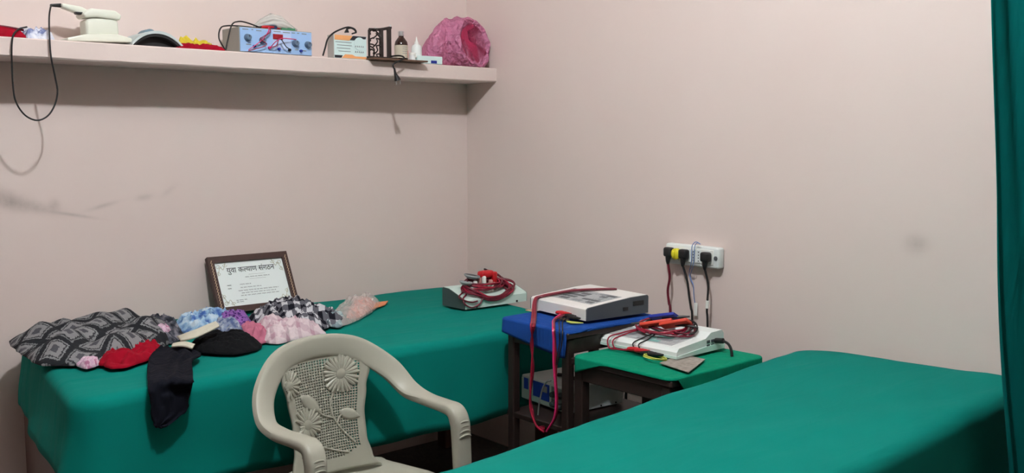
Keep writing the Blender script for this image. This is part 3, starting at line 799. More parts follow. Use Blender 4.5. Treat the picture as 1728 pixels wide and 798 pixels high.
ct = [(lu((.14, .04, .10), (.125, .01, .1), (.115, -.012, .085), (.09, -.02, .055), (.06, -.018, .03), (.03, -.012, .008)), .0018, M_pinkw),
      (lu((.145, .04, .1), (.13, .01, .1), (.12, -.014, .08), (.085, -.024, .06), (.075, -.022, .05), (.1, -.02, .03), (.03, -.01, .004)), .0018, M_wire),
      (lu((.12, -.012, .022), (.135, -.03, .045), (.16, -.03, .058), (.2, -.02, .06), (.23, -.014, .06)), .0018, M_pinkw),
      (lu((.205, -.012, .02), (.18, -.026, .028), (.165, -.03, .045), (.158, -.028, .055)), .002, M_rubber),
      (lu((.12, -.012, .022), (.138, -.026, .03), (.145, -.03, .05), (.15, -.02, .055)), .0018, M_wire),
      (lu((.12, .05, .1), (.06, .06, .118), (.02, .05, .118), (-.015, .03, .1), (-.04, .015, .04), (-.05, .012, .004)), .0028, M_rubber),
      (lu((.13, .06, .1), (.05, .08, .105), (-.02, .06, .1), (-.06, .03, .085), (-.075, .012, .045), (-.055, .008, .006)), .0028, M_black)]
for pts, r, m in ct: obj('cable', G().tube(local(pts, T), r, 6, 6), m, T)
for a, b, m in (((.115, .05, .103), (.165, .05, .106), M_red), ((.11, .035, .103), (.16, .03, .106), M_red), ((.15, .06, .104), (.2, .055, .106), M_red), ((.1, .06, .104), (.15, .07, .106), M_wire2)):
    A, B = local(lu(a, b), T); obj('clip', clip_geo(A, B, .006), m, T)

def sack(name, label, cat, rings, m, amp=.006, fr=26., zmin=None, ymax=-.006, xmax=-.006, seed=0, n=64, cuts=None):
    """crumpled bag : rings (centre, radius_a, radius_b, axis) skinned; may fold back into itself"""
    vs = []; fs = []
    for j, (c, ra, rb, ax) in enumerate(rings):
        ax = Vector(ax).normalized(); u = ax.cross(Vector((0, 0, 1))).normalized(); w = u.cross(ax)
        for i in range(n):
            a = 2*PI*i/n
            cr_ = 1+amp/max(ra, .02)*(nz(math.cos(a)*2.2+seed, math.sin(a)*2.2, j*.35)*1.6+.9*nz(a*4+seed, j*.9, 3.)+.5*math.sin(a*9+j*1.1+seed))
            p = Vector(c)+u*(ra*cr_*math.cos(a))+w*(rb*cr_*math.sin(a))
            if zmin is not None: p.z = max(p.z, zmin+.0008*(1+nz(p.x*40, p.y*40)))
            p.y = min(p.y, ymax); p.x = min(p.x, xmax)
            vs.append(p)
    for j in range(len(rings)-1):
        for i in range(n): fs.append((j*n+i, j*n+(i+1) % n, (j+1)*n+(i+1) % n, (j+1)*n+i))
    fs += [tuple(range(n))[::-1], tuple(range((len(rings)-1)*n, len(rings)*n))]
    c = sum(vs, Vector())/len(vs); c.z = zmin if zmin is not None else c.z
    return tag(obj(name, G().add([v-c for v in vs], fs), m, loc=c, angle=70), label, cat)
M_pink = mat('pink_plastic_film', (230, 146, 186), .22, spec=.8)
tt = NT(M_pink); tb = tt.b; co = tt.n('ShaderNodeTexCoord').outputs['Object']
n1 = tt.n('ShaderNodeTexNoise', {'Vector': co, 'Scale': 26.0, 'Detail': 3.0, 'Distortion': 1.5}).outputs[0]; tt.bump(n1, .9, .035)
tr = tt.n('ShaderNodeBsdfTranslucent', {'Color': lin((232, 90, 150))}); mx = tt.n('ShaderNodeMixShader', {0: .3, 1: tb.outputs[0], 2: tr.outputs[0]})
tt.t.links.new(mx.outputs[0], tt.t.nodes['Material Output'].inputs[0])
AXS = [(1, -.25, .05), (1, -.3, .05), (.95, -.4, .08), (.85, -.55, .1), (.7, -.7, .12), (.5, -.85, .15), (.32, -.95, .18), (.2, -1, .2), (.15, -1, .2), (.15, -1, .2), (.15, -1, .2), (.2, -1, .2), (.4, -.9, .15), (.6, -.7, .1), (.7, -.6, .1)]
rg = [((-.335, -.11, 1.80), .012, .012), ((-.325, -.11, 1.815), .05, .042), ((-.295, -.112, 1.835), .075, .066), ((-.255, -.115, 1.856), .088, .088), ((-.21, -.118, 1.872), .096, .104),
      ((-.17, -.122, 1.878), .10, .11), ((-.14, -.14, 1.88), .10, .112), ((-.122, -.165, 1.88), .104, .116), ((-.112, -.19, 1.878), .104, .114), ((-.108, -.2, 1.877), .097, .106),
      ((-.112, -.192, 1.876), .084, .092), ((-.118, -.17, 1.876), .078, .088), ((-.135, -.13, 1.872), .074, .084), ((-.165, -.10, 1.866), .055, .07), ((-.18, -.085, 1.86), .02, .02)]
rg = [r_+(a_,) for r_, a_ in zip(rg, AXS)]
def dense(rg):
    out = []
    for a, b in zip(rg, rg[1:]):
        for t in (0, .33, .66):
            out.append(tuple(tuple(x+(y-x)*t for x, y in zip(p, q)) if isinstance(p, tuple) else p+(q-p)*t for p, q in zip(a, b)))
    return out+[rg[-1]]
PB = thing('plastic_bag', 'crumpled shiny pink plastic bag with open mouth at the end of the shelf', 'bag', (0, 0, 0))
M_pink2 = mat('pink_film_inside', (196, 40, 92), .4, spec=.5)
o = sack('film', None, None, dense(rg[:11]), M_pink, .006, zmin=SZ); o.parent = PB
o = sack('inside', None, None, dense(rg[10:]), M_pink2, .006, zmin=SZ+.003); o.parent = PB
# clear bag on the stimulator
M_clear = mat('clear_film', (232, 236, 230), .12, spec=.6, Alpha=.42)
AX2 = (1, -.1, -.25)
sack('clear_bag', 'clear plastic bag of green packets lying on the stimulator', 'bag', [((-1.155, -.13, SZ+.108), .006, .006, AX2), ((-1.13, -.13, SZ+.118), .03, .02, AX2), ((-1.09, -.13, SZ+.13), .045, .032, AX2), ((-1.05, -.13, SZ+.128), .045, .03, AX2), ((-1.01, -.13, SZ+.115), .035, .018, AX2), ((-.975, -.13, SZ+.104), .02, .006, AX2)], M_clear, .006, zmin=HS+SZ+.002, seed=4)
M_gpack = mat('green_packet', (70, 140, 104), .5)
T = thing('green_packet', 'small green packet inside the clear bag on the stimulator', 'packet', (-1.02, -.14, SZ+HS+.003)); obj('wrap', G().box((0, 0, .007), (.06, .04, .012), .004, 2), M_gpack, T)
T = thing('blue_packet', 'small dark blue packet inside the clear bag on the stimulator', 'packet', (-1.095, -.14, SZ+HS+.003)); obj('wrap', G().box((0, 0, .012), (.055, .04, .022), .006, 2), mat('navy_packet', (40, 66, 110), .5), T)

# orange and white carton
BX = thing('carton', 'white and orange printed carton on the shelf, black cord on top', 'box', (-.843, -.203, SZ))
M_or = mat('orange_print', (240, 170, 110), .6); M_card = mat('carton_white', (214, 236, 234), .6); M_cside = mat('carton_side', (190, 186, 180), .7)
obj('carton_body', G().box((.078, .027, .048), (.156, .05, .096), .0015, 1), M_cside, BX, smooth=False)
obj('front_print', G().box((.078, .0015, .048), (.153, .002, .093), 0), M_card, BX, smooth=False)
obj('orange_band', G().prism([(.003, .074), (.072, .074), (.088, .094), (.003, .094)], 1, -.0006, .0006), M_or, BX, smooth=False)
obj('black_band', G().prism([(.0735, .076), (.095, .076), (.11, .084), (.15, .084), (.153, .094), (.0895, .094)], 1, -.0006, .0006), M_ink, BX, smooth=False)
obj('orange_band', G().prism([(.035, .003), (.153, .003), (.153, .012), (.1, .012), (.085, .018), (.052, .018)], 1, -.0006, .0006), M_or, BX, smooth=False)
obj('black_band', G().prism([(.003, .003), (.034, .003), (.04, .013), (.003, .013)], 1, -.0006, .0006), M_ink, BX, smooth=False)
obj('badge', G().lathe([(.026, 0), (.026, -.0014)], 24, (.12, .0, .064), 1), M_card, BX, smooth=False)
for k in range(4): obj('print_line', G().box((.045+.004*(k % 2), -.0002, .066-.012*k), (.075-.006*k, .001, .0022), 0), M_ink2, BX, smooth=False)
for k in range(5):
    for j in range(2): obj('print_symbol', G().prism([(.098+.009*k, .05-.022*j), (.104+.009*k, .05-.022*j), (.101+.009*k, .057-.022*j)], 1, -.0018, -.0008), M_ink2, BX, smooth=False)
T = thing('coiled_cable', 'black cord bunched on top of the orange carton', 'cable', (-.79, -.18, SZ+.1))
obj('cable', G().tube(local([sp(545, 94), sp(549, 80), sp(553, 66), sp(562, 56), sp(576, 49, -.19), sp(588, 46, -.19), sp(598, 50, -.19), sp(601, 56, -.19)], T), .0035, 7, 6), M_rubber, T)
for k in range(4): obj('cable', G().tube(local([sp(582+2*k, 55, -.185), sp(586, 49-k, -.185), sp(594+k, 48, -.18), sp(601, 54, -.18), sp(594, 57, -.185)], T), .003, 6, 5), M_rubber, T)

# brown tray, exerciser rack, bottles
o = obj('brown_board', G().box((0, 0, .004), (.27, .2, .007), .001, 1), wood('board_wood', (112, 84, 66), (92, 66, 52)), loc=(-.555, -.165, SZ), rot=(0, 0, math.radians(-2)), smooth=False)
tag(o, 'thin brown board jutting over the shelf edge under the bottles', 'board')
TZ = SZ+.0085
RK = thing('exercise_rack', 'black metal finger exerciser rack standing on the brown board', 'exerciser', (-.62, -.2, TZ))
M_brn = mat('black_brown_metal', (40, 30, 28), .45)
def rk(px, py): p = sp(px, py, -.2); return p.x+.62, p.z-TZ
for px, w, z1 in ((623, .006, .118), (643.5, .017, .126), (656.5, .019, .135)):
    x, _ = rk(px, 80); obj('upright', G().box((x, 0, z1/2), (w, .012, z1), .002, 1), M_brn, RK, smooth=False)
x0, _ = rk(623, 50); x1, _ = rk(660, 50)
obj('top_bar', G().tube([(x0, 0, .118), ((x0+x1)/2, 0, .122), (x1, 0, .134)], .006, 8, 4), M_brn, RK)
obj('base_bar', G().box(((x0+x1)/2, .01, .004), (x1-x0+.03, .07, .007), .001, 1), M_brn, RK, smooth=False)
for k in range(5):
    z = .02+.022*k
    obj('spring', G().tube([(x0+.006+.055*t/14, .01*math.sin(t*1.6), z+.008*math.sin(t*.9)+.014*math.cos(t*.45+k)) for t in range(15)], .003, 6, 3), M_brn, RK)
obj('finial', G().lathe([(.005, .134), (.004, .142), (.0005, .147)], 10, (x1-.004, 0, 0)), M_silver, RK)
obj('finial', G().lathe([(.004, .12), (.003, .127), (.0005, .13)], 10, (x0+.03, 0, 0)), M_silver, RK)
CP = thing('hanging_plug', 'black two-pin plug hanging over the shelf edge on its cord', 'plug', sp(668, 120, -.285))
q = local([Vector((-.575, -.19, TZ+.012)), Vector((-.56, -.25, TZ+.014)), Vector((-.553, -.277, TZ+.002)), sp(664, 108, -.287), sp(666, 118, -.287)], CP)
obj('cord', G().tube(q, .0035, 7, 5), M_rubber, CP)
q = local([sp(665.5, 115, -.287), sp(667, 124, -.287), sp(669, 129, -.287), sp(671, 135.5, -.287)], CP)
g = G().tube(q, lambda t: .004+.010*t**1.6, 12, 5); obj('plug_body', g, M_black, CP)
for px, py in ((668.5, 135), (675, 134)):
    q = local([sp(px, py, -.287), sp(px+.7, py+8, -.287)], CP); obj('pin', G().tube(q, .0022, 8, 2, False), M_silver, CP)
BT = thing('syrup_bottle', 'brown glass syrup bottle with silver cap and cream label', 'bottle', (-.503, -.185, TZ))
M_amber = mat('amber_glass', (46, 22, 16), .12, spec=.6)
obj('glass', G().lathe([(.026, 0), (.0285, .003), (.0285, .068), (.026, .08), (.016, .094), (.011, .1), (.011, .108)], 28), M_amber, BT)
obj('cap', G().lathe([(.0125, .104), (.0128, .106), (.0128, .122), (.011, .124), (.0005, .124)], 24), M_silver, BT)
M_lab = mat('cream_label', (206, 196, 176), .7)
obj('label_sheet', G().lathe([(.0288, .01), (.0291, .0102), (.0291, .064), (.0288, .0642)], 28), M_lab, BT)
obj('orange_patch', G().prism([(.0295*math.cos(a), .0295*math.sin(a)) for a in (-.9, -.75, -.6, -.45, -.3)]+[(.0285*math.cos(a), .0285*math.sin(a)) for a in (-.3, -.45, -.6, -.75, -.9)], 2, .012, .042), M_orange, BT)
for k in range(4):
    a0, a1 = -2.0, -1.15; z = .055-.009*k
    arc = [a0+(a1-a0)*i/5 for i in range(6)]
    obj('print_line', G().prism([(.0295*math.cos(a), .0295*math.sin(a)) for a in arc]+[(.0287*math.cos(a), .0287*math.sin(a)) for a in arc[::-1]], 2, z, z+.002), M_ink2, BT)
DB = thing('dropper_bottle', 'small white squeeze bottle with pointed nozzle beside the syrup bottle', 'bottle', (-.405, -.16, SZ))
obj('bottle_body', G().lathe([(.021, 0), (.023, .003), (.023, .068), (.019, .08), (.010, .086)], 24), M_white, DB)
obj('nozzle', G().lathe([(.010, .085), (.009, .094), (.005, .1), (.002, .118), (.0004, .119)], 18), M_paper, DB)
JR = thing('cream_jar', 'tiny white jar in front of the dropper bottle', 'jar', (-.452, -.195, TZ))
obj('jar_body', G().lathe([(.012, 0), (.014, .002), (.014, .022), (.013, .024)], 18), M_white, JR); obj('lid', G().lathe([(.0148, .024), (.0148, .034), (.013, .036), (.0005, .036)], 18), M_paper, JR)
TBX = thing('ointment_box', 'flat white ointment box with blue mark, lying before the pink bag', 'box', (-.372, -.195, SZ), math.radians(-3))
obj('carton_body', G().box((0, 0, .017), (.13, .04, .033), .0015, 1), M_card, TBX, smooth=False)
obj('blue_mark', G().box((.02, -.0205, .009), (.03, .001, .012), 0), M_bluep, TBX, smooth=False)
obj('end_flap', G().box((-.072, 0, .028), (.02, .036, .01), .002, 1), M_paper, TBX, smooth=False)

# massager
MG = thing('massager', 'white plastic hand massager resting on its pedestal, cord hanging below shelf', 'massager', (-1.77, -.125, SZ))
M_cream = mat('off_white_plastic', (226, 228, 214), .35)
def mg(px, py): p = sp(px, py, -.14); return p.x+1.77, p.z-SZ
def lump(pxs, half, name, m, ybase=0., parent=MG, bev=.006, hgt=None):
    poly = [mg(a, b) for a, b in pxs]
    g = G().prism(poly, 1, -half, half)
    me = bmesh.new()
    vv = [me.verts.new(v) for v in g.v]
    for f in g.f: me.faces.new([vv[i] for i in f])
    bmesh.ops.recalc_face_normals(me, faces=me.faces[:])
    bmesh.ops.bevel(me, geom=me.edges[:], offset=bev, segments=3, affect='EDGES', profile=.5)
    me.verts.index_update()
    gg = G().add([v.co+Vector((0, ybase, 0)) for v in me.verts], [[v.index for v in f.verts] for f in me.faces]); me.free()
    return obj(name, gg, m, parent, angle=60)
b0 = mg(110, 70)[1]
lump([(108, 70.5), (108, 65), (140, 59), (190, 59), (216, 66), (216, 73)], .055, 'base_plate', M_cream, bev=.004)
lump([(143, 61), (141, 34), (150, 31), (186, 31), (196, 36), (198, 61)], .038, 'pedestal', M_cream, bev=.01)
lump([(135, 24), (148, 15), (190, 19), (201, 27), (198, 36), (160, 30), (140, 31)], .045, 'head', M_cream, bev=.007)
lump([(104, 5), (104, 12), (128, 21), (140, 27), (150, 18), (138, 11)], .018, 'handle', M_cream, bev=.006)
lump([(126, 20), (128, 24), (139, 25), (138, 21)], .012, 'switch', M_black, bev=.001, ybase=-.012)
lump([(87, 6), (87, 10), (105, 12), (105, 5)], .007, 'cord_boot', M_black, bev=.002)
q = [Vector((sp(89, 8, -.14).x, -.125, sp(89, 8, -.14).z)), sp(85, 14, -.17), sp(83, 30, -.2), sp(83.5, 60, -.235), sp(86, 95, -.24), sp(93, 130, -.235), sp(97, 155, -.235), sp(92, 178, -.235), sp(80, 196, -.235), sp(62, 203, -.235), sp(42, 194, -.235), sp(27, 172, -.235), sp(22, 145, -.235), sp(20, 105, -.235), sp(20, 75, -.24), sp(23, 58, -.23), sp(32, 49, -.19), sp(45, 45.5, -.15)]
obj('cord', G().tube(local(q, MG), .0028, 7, 6), M_rubber, MG)

# arched grey splint
SPN = thing('arm_splint', 'arched grey splint with black lining on the shelf beside the massager', 'splint', (-1.556, -.12, SZ))
def arc_strip(x0, x1, h, t, n=18):
    up = []; dn = []
    for i in range(n+1):
        u = -1+2*i/n; x = (x0+x1)/2+(x1-x0)/2*u
        z = h*(1-abs(u)**2.2); up.append((x, z+t)); dn.append((x, z))
    return up+dn[::-1]
obj('shell', G().prism(arc_strip(-.092, .09, .046, .010), 1, -.078, .09), mat('pale_grey_foam', (196, 206, 206), .7), SPN, angle=60)
obj('lining', G().prism(arc_strip(-.082, .080, .036, .0095), 1, -.074, .088), M_rubber, SPN, angle=60)
obj('core', G().prism(arc_strip(-.066, .066, .0, .034), 1, -.045, .086), M_rubber, SPN, angle=60)
obj('strap', G().prism(arc_strip(-.05, .03, .046, .02), 1, -.03, .03), mat('blue_grey_strap', (116, 140, 152), .8), SPN, angle=60)

# ------------------------------------------------------------------ cloth patterns
def pattern(name, rough=.9, stretch=(1, 1), rot=0., distort=.02, dscale=7.):
    m = mat(name, (200, 200, 200), rough, spec=.15); t = NT(m)
    co = t.n('ShaderNodeTexCoord').outputs['Object']
    n1 = t.n('ShaderNodeTexNoise', {'Vector': co, 'Scale': dscale, 'Detail': 2.0}).outputs['Color']
    off = t.n('ShaderNodeVectorMath', {0: n1, 1: (distort*2,)*3}, operation='MULTIPLY').outputs[0]
    v = t.n('ShaderNodeVectorMath', {0: co, 1: off}, operation='ADD').outputs[0]
    v = t.n('ShaderNodeMapping', {'Vector': v, 'Rotation': (0, 0, rot), 'Scale': (stretch[0], stretch[1], 1)}).outputs[0]
    sp_ = t.n('ShaderNodeSeparateXYZ', {0: v})
    t.bump(t.n('ShaderNodeTexNoise', {'Vector': co, 'Scale': 30.0, 'Detail': 4.0, 'Distortion': 1.2}).outputs[0], .5, .015)
    return m, t, v, sp_.outputs[0], sp_.outputs[1]
def diamonds():
    m, t, v, x, y = pattern('diamond_weave', .95, (9, 7.5), .1, .012, 9.)
    fx = t.math('ABSOLUTE', t.math('SUBTRACT', t.math('FRACT', x), .5)); fy = t.math('ABSOLUTE', t.math('SUBTRACT', t.math('FRACT', y), .5))
    d = t.math('ADD', fx, fy)
    jit = t.n('ShaderNodeTexNoise', {'Vector': v, 'Scale': 22.0}).outputs[0]
    d = t.math('ADD', d, t.math('MULTIPLY', t.math('SUBTRACT', jit, .5), .14))
    r = t.n('ShaderNodeValToRGB', {0: d}); r.color_ramp.interpolation = 'CONSTANT'; e = r.color_ramp.elements
    e[0].position = 0; e[0].color = lin((78, 78, 84)); e[1].position = .14; e[1].color = lin((132, 132, 134))
    for p_, c in ((.30, (58, 58, 62)), (.345, (128, 130, 132)), (.40, (40, 41, 45)), (.60, (110, 112, 114)), (.655, (48, 49, 53)), (.70, (132, 132, 134)), (.86, (84, 84, 90))):
        q_ = e.new(p_); q_.color = lin(c)
    t.link(r.outputs[0], 'Base Color'); return m
def gingham(name, a, b, c, scale=(26, 26), rot=.5, w=.5, distort=.015):
    m, t, v, x, y = pattern(name, .9, scale, rot, distort)
    fx = t.math('GREATER_THAN', t.math('FRACT', x), w); fy = t.math('GREATER_THAN', t.math('FRACT', y), w)
    s_ = t.math('MULTIPLY', t.math('ADD', fx, fy), .5)
    r = t.n('ShaderNodeValToRGB', {0: s_}); r.color_ramp.interpolation = 'CONSTANT'; e = r.color_ramp.elements
    e[0].position = 0; e[0].color = lin(a); e[1].position = .3; e[1].color = lin(b); q_ = e.new(.8); q_.color = lin(c)
    t.link(r.outputs[0], 'Base Color'); return m
def spots(name, bg, fg, scale=60., thr=.4):
    m, t, v, x, y = pattern(name, .9, (1, 1), 0, .01)
    d = t.n('ShaderNodeTexVoronoi', {'Vector': v, 'Scale': scale, 'Randomness': .35}).outputs['Distance']
    t.link(t.mix(t.math('LESS_THAN', d, thr), lin(bg), lin(fg)), 'Base Color'); return m
def blotch(name, a, b, c, scale=22.):
    m, t, v, x, y = pattern(name, .9, (1, 1), 0, .02)
    n_ = t.n('ShaderNodeTexNoise', {'Vector': v, 'Scale': scale, 'Detail': 3.0}).outputs[0]
    r = t.n('ShaderNodeValToRGB', {0: n_}); e = r.color_ramp.elements
    e[0].position = .38; e[0].color = lin(a); e[1].position = .5; e[1].color = lin(b); q_ = e.new(.62); q_.color = lin(c)
    t.link(r.outputs[0], 'Base Color'); return m
M_dia = diamonds()
M_ging = gingham('black_white_check', (200, 200, 204), (96, 96, 104), (24, 24, 34), (22, 22), .35)
M_plaid = gingham('pink_white_plaid', (214, 196, 200), (200, 176, 184), (186, 150, 162), (20, 20), .3, .72)
M_dots = spots('purple_dots', (142, 96, 168), (74, 44, 108))
M_flor = blotch('blue_floral', (70, 104, 170), (150, 186, 214), (196, 214, 226))
M_lacy = blotch('grey_blue_lace', (84, 100, 140), (130, 142, 166), (166, 174, 186), 40.)
M_rose = weave('rose_cloth', (188, 112, 134), vary=.25, scale=20.)
M_redc = weave('red_cloth', (150, 10, 34), vary=.2, scale=12.)
M_blackc = weave('black_cloth', (16, 17, 20), vary=.3, scale=10.)
M_navyc = weave('navy_black_cloth', (14, 16, 26), vary=.4, scale=6.)
M_creamc = weave('cream_cloth', (206, 202, 184), vary=.1, scale=10.)
M_lilac = blotch('lilac_print', (196, 160, 186), (214, 190, 204), (170, 110, 140), 50.)
M_dark = blotch('dark_grey_print', (40, 42, 50), (78, 80, 90), (130, 126, 134), 35.)

def heap(name, label, cat, outline, z0, h, m, seed=0, folds=1., group=None, plateau=2.6, fdir=.6, fscale=26., parent=None, rings=26, sharp=.5):
    """crumpled cloth lying on a surface : outline is world xy"""
    P = crom([Vector((x, y, 0)) for x, y in outline], 14, True); n = len(P)
    Q_ = [Vector((x, y, 0)) for x, y in outline]; Q_ = [Q_[i].lerp(Q_[(i+1) % len(Q_)], k/14) for i in range(len(Q_)) for k in range(14)]
    P = [a_.lerp(b_, sharp) for a_, b_ in zip(P, Q_)]
    c = sum(P, Vector())/n; vs = []; fs = []
    ca, sa = math.cos(fdir), math.sin(fdir)
    for j in range(rings+2):
        s = 1-max(0, j-1)/rings*.97
        for i in range(n):
            d = P[i]-c; a_ = math.atan2(d.y, d.x)
            rip = 1+folds*(.10*nz(math.cos(a_)*2.4+seed, math.sin(a_)*2.4, seed)+.06*nz(math.cos(a_)*7+seed, math.sin(a_)*7, 2.+s))
            x, y = c.x+d.x*s*rip, c.y+d.y*s*rip
            x += folds*.012*(1-s)*nz(x*22, y*22, seed+9.); y += folds*.012*(1-s)*nz(x*22+7, y*22, seed+4.)
            u, w = x*ca+y*sa, -x*sa+y*ca
            dome = (1-s**plateau)
            wv = .35*nz(x*7, y*7, seed+2.)
            rid = (1-abs(nz(u*fscale+seed+wv*3, w*fscale*.3, seed*.7))*2.4)
            rid2 = (1-abs(nz(u*fscale*.7-seed, w*fscale*1.6+wv*3, seed*.3+5))*2.4)
            rid3 = (1-abs(nz(u*fscale*2.6-seed, w*fscale*1.1, seed*.3+8))*2.4)
            z = .005+h*dome*(.48+.6*nz(x*9+seed, y*9, 1.)+.1)+folds*min(1, dome*2.2)*(.015*rid+.012*rid2+.006*rid3)
            if j == 0: z = 0
            elif j == 1: z = .005+.004*folds*max(0, nz(a_*3+seed, 3.))
            vs.append(Vector((x, y, max(.002 if j else 0, z))))
    for j in range(rings+1):
        for i in range(n): fs.append((j*n+i, j*n+(i+1) % n, (j+1)*n+(i+1) % n, (j+1)*n+i))
    fs += [tuple(range(n))[::-1], tuple(range((rings+1)*n, (rings+2)*n))]
    g = G().add([(v.x-c.x, v.y-c.y, v.z) for v in vs], fs)
    o = obj(name, g, m, parent, loc=(c.x, c.y, z0), angle=75)
    return tag(o, label, cat, group) if label else o
BT_ = B1+.009
def bp_(pxs, ymax=-.17):
    out = []
    for a, b in pxs:
        p = on(a, b, 2, BT_)
        if p.y > ymax: q = on(a, b, 1, ymax); p = q
        out.append((p.x, p.y))
    return out
GC = 'clothes piled on the couch'
heap('patterned_blanket', 'folded grey and black diamond-pattern blanket at the end of the couch', 'blanket',
     [(-2.085, -.16), (-2.10, -.40), (-2.095, -.60), (-1.98, -.69), (-1.86, -.655), (-1.74, -.60), (-1.655, -.49), (-1.60, -.32), (-1.62, -.16), (-1.76, -.07), (-1.95, -.07)], BT_, .088, M_dia, 3, .35, plateau=5., fscale=7.)
heap('red_garment', 'bright red garment peeping out under the diamond blanket', 'clothing', bp_([(165, 613), (185, 622), (215, 620), (262, 604), (275, 588), (240, 585), (195, 598)]), BT_, .022, M_redc, 5, .8)
heap('lilac_garment', 'scrap of pink-lilac printed cloth at the blanket corner', 'clothing', bp_([(128, 617), (146, 623), (170, 615), (160, 606), (140, 609)]), BT_, .016, M_lilac, 6, .5)
heap('grey_garment', 'dark grey printed garment between the blanket and blue floral cloth', 'clothing', bp_([(245, 552), (270, 548), (300, 556), (312, 570), (290, 580), (262, 577)]), BT_, .034, M_dark, 8, 1.)
heap('pink_garment', 'small pale pink cloth lying over the dark grey garment', 'clothing', bp_([(258, 566), (278, 560), (290, 570), (278, 580), (262, 578)]), BT_+.012, .026, M_lilac, 9, .8)
heap('floral_garment', 'light blue floral garment below the framed certificate', 'clothing', bp_([(292, 556), (300, 545), (340, 538), (385, 535), (405, 540), (380, 556), (330, 566)], -.2), BT_, .042, M_flor, 11, 1.)
heap('purple_garment', 'purple polka-dot garment leaning against the certificate frame', 'clothing', bp_([(368, 552), (372, 540), (405, 536), (424, 546), (420, 562), (395, 566)], -.19), BT_, .042, M_dots, 12, .9)
heap('lace_garment', 'grey-blue lacy garment on top of the black folded garment', 'clothing', bp_([(355, 566), (366, 552), (395, 556), (412, 568), (405, 578), (380, 574)]), BT_+.008, .022, M_lacy, 13, 1.)
heap('black_garment', 'black folded garment lying flat in front of the clothes pile', 'clothing', bp_([(318, 586), (338, 572), (372, 566), (412, 572), (442, 584), (432, 592), (396, 599), (345, 596)]), BT_, .042, M_blackc, 14, .5)
heap('rose_garment', 'rose pink garment between the black garment and pink plaid shirt', 'clothing', bp_([(400, 566), (420, 556), (452, 562), (462, 573), (440, 580), (412, 576)]), BT_, .04, M_rose, 15, 1.)
heap('plaid_shirt', 'pale pink plaid shirt lying just behind the plastic chair', 'clothing', bp_([(428, 562), (450, 552), (485, 552), (525, 556), (548, 564), (505, 573), (470, 580), (445, 576)]), BT_, .045, M_plaid, 16, 1.1)
heap('checked_shirt', 'black and white checked shirt crumpled before the certificate', 'clothing', bp_([(415, 545), (440, 532), (480, 525), (520, 524), (555, 532), (580, 545), (548, 556), (500, 560), (455, 556)], -.19), BT_, .052, M_ging, 17, 1.3, fdir=1.2)
heap('checked_shirt_sleeve', 'grey-blue sleeve trailing from the checked shirt to the clear bag', 'clothing', bp_([(536, 545), (545, 532), (572, 535), (584, 546), (568, 553)]), BT_, .028, blotch('grey_teal_check', (120, 140, 146), (176, 190, 192), (60, 66, 74), 24.), 18, .9)
def strip(name, label, cat, rows, m, seed=0, thick=.005, amp=.004):
    """rows of (left point, right point) world : a limp strip of cloth"""
    L = crom([r[0] for r in rows], 5); R_ = crom([r[1] for r in rows], 5); K = 14; vs = []; fs = []
    c = (L[0]+R_[0])/2
    for j, (a, b) in enumerate(zip(L, R_)):
        for i in range(K+1):
            t = i/K; p = a.lerp(b, t); w = amp*(nz(t*5+seed, j*.15, 2.)+.6*math.sin(t*9+j*.1+seed))
            vs.append(p+Vector((0, -abs(w)*.8, abs(w)))-c)
    for j in range(len(L)-1):
        for i in range(K): q_ = j*(K+1)+i; fs.append((q_, q_+1, q_+K+2, q_+K+1))
    o = obj(name, G().add(vs, fs), m, loc=c, angle=180); md = o.modifiers.new('thickness', 'SOLIDIFY'); md.thickness = thick; md.offset = 1
    return tag(o, label, cat)
zt_ = BT_+.012
rows = [(on(a, y_, 2, zt_), on(b, y_, 2, zt_)) for a, b, y_ in ((268, 305, 586), (256, 338, 598), (251, 322, 612), (249, 324, 630), (249, 325, 645))]
rows += [(on(a, y_, 1, -1.092), on(b, y_, 1, -1.092)) for a, b, y_ in ((250, 322, 662), (252, 318, 676), (254, 317, 690), (257, 304, 704), (261, 286, 716), (264, 270, 722))]
strip('dark_trousers', 'navy-black garment draped over the front edge of the couch', 'clothing', rows, M_navyc, 4, .006, .012)
rows = [(on(300, 570, 2, BT_+.03), on(306, 578, 2, BT_+.03)), (on(322, 562, 2, BT_+.05), on(328, 572, 2, BT_+.045)), (on(348, 551, 2, BT_+.06), on(354, 560, 2, BT_+.055)), (on(364, 545, 2, BT_+.065), on(370, 552, 2, BT_+.06))]
strip('cream_waistband', 'cream waistband strip lying across the black folded garment', 'clothing', rows, M_creamc, 2, .006, .003)
rows = [(on(292, 582, 2, BT_+.025), on(290, 587, 2, BT_+.025)), (on(310, 579, 2, BT_+.03), on(308, 586, 2, BT_+.028)), (on(328, 584, 2, BT_+.025), on(324, 590, 2, BT_+.022))]
strip('cream_strap', 'short cream strap beside the dark draped garment', 'clothing', rows, M_creamc, 3, .006, .002)
# clear bag with a pink striped paper
M_film = mat('clear_crinkled_film', (236, 226, 222), .08, spec=.7, Alpha=.35)
tt = NT(M_film); co = tt.n('ShaderNodeTexCoord').outputs['Object']
tt.bump(tt.n('ShaderNodeTexNoise', {'Vector': co, 'Scale': 38.0, 'Detail': 3.0}).outputs[0], .7, .01)
M_stripe = gingham('pink_striped_paper', (226, 184, 172), (214, 150, 138), (206, 140, 128), (8, 70), .9, .55, .003)
o_ = bp_([(555, 543), (568, 525), (590, 515), (615, 507), (628, 505), (642, 512), (630, 525), (605, 540), (578, 549)])
heap('clear_bag', 'crinkled clear plastic bag beside the checked shirt', 'bag', o_, BT_, .040, M_film, 21, .7)
o_ = bp_([(585, 536), (594, 516), (620, 509), (634, 512), (628, 522), (606, 536)])
heap('striped_paper', 'pink striped paper packet inside the clear bag', 'paper', o_, BT_, .036, M_stripe, 22, .3)
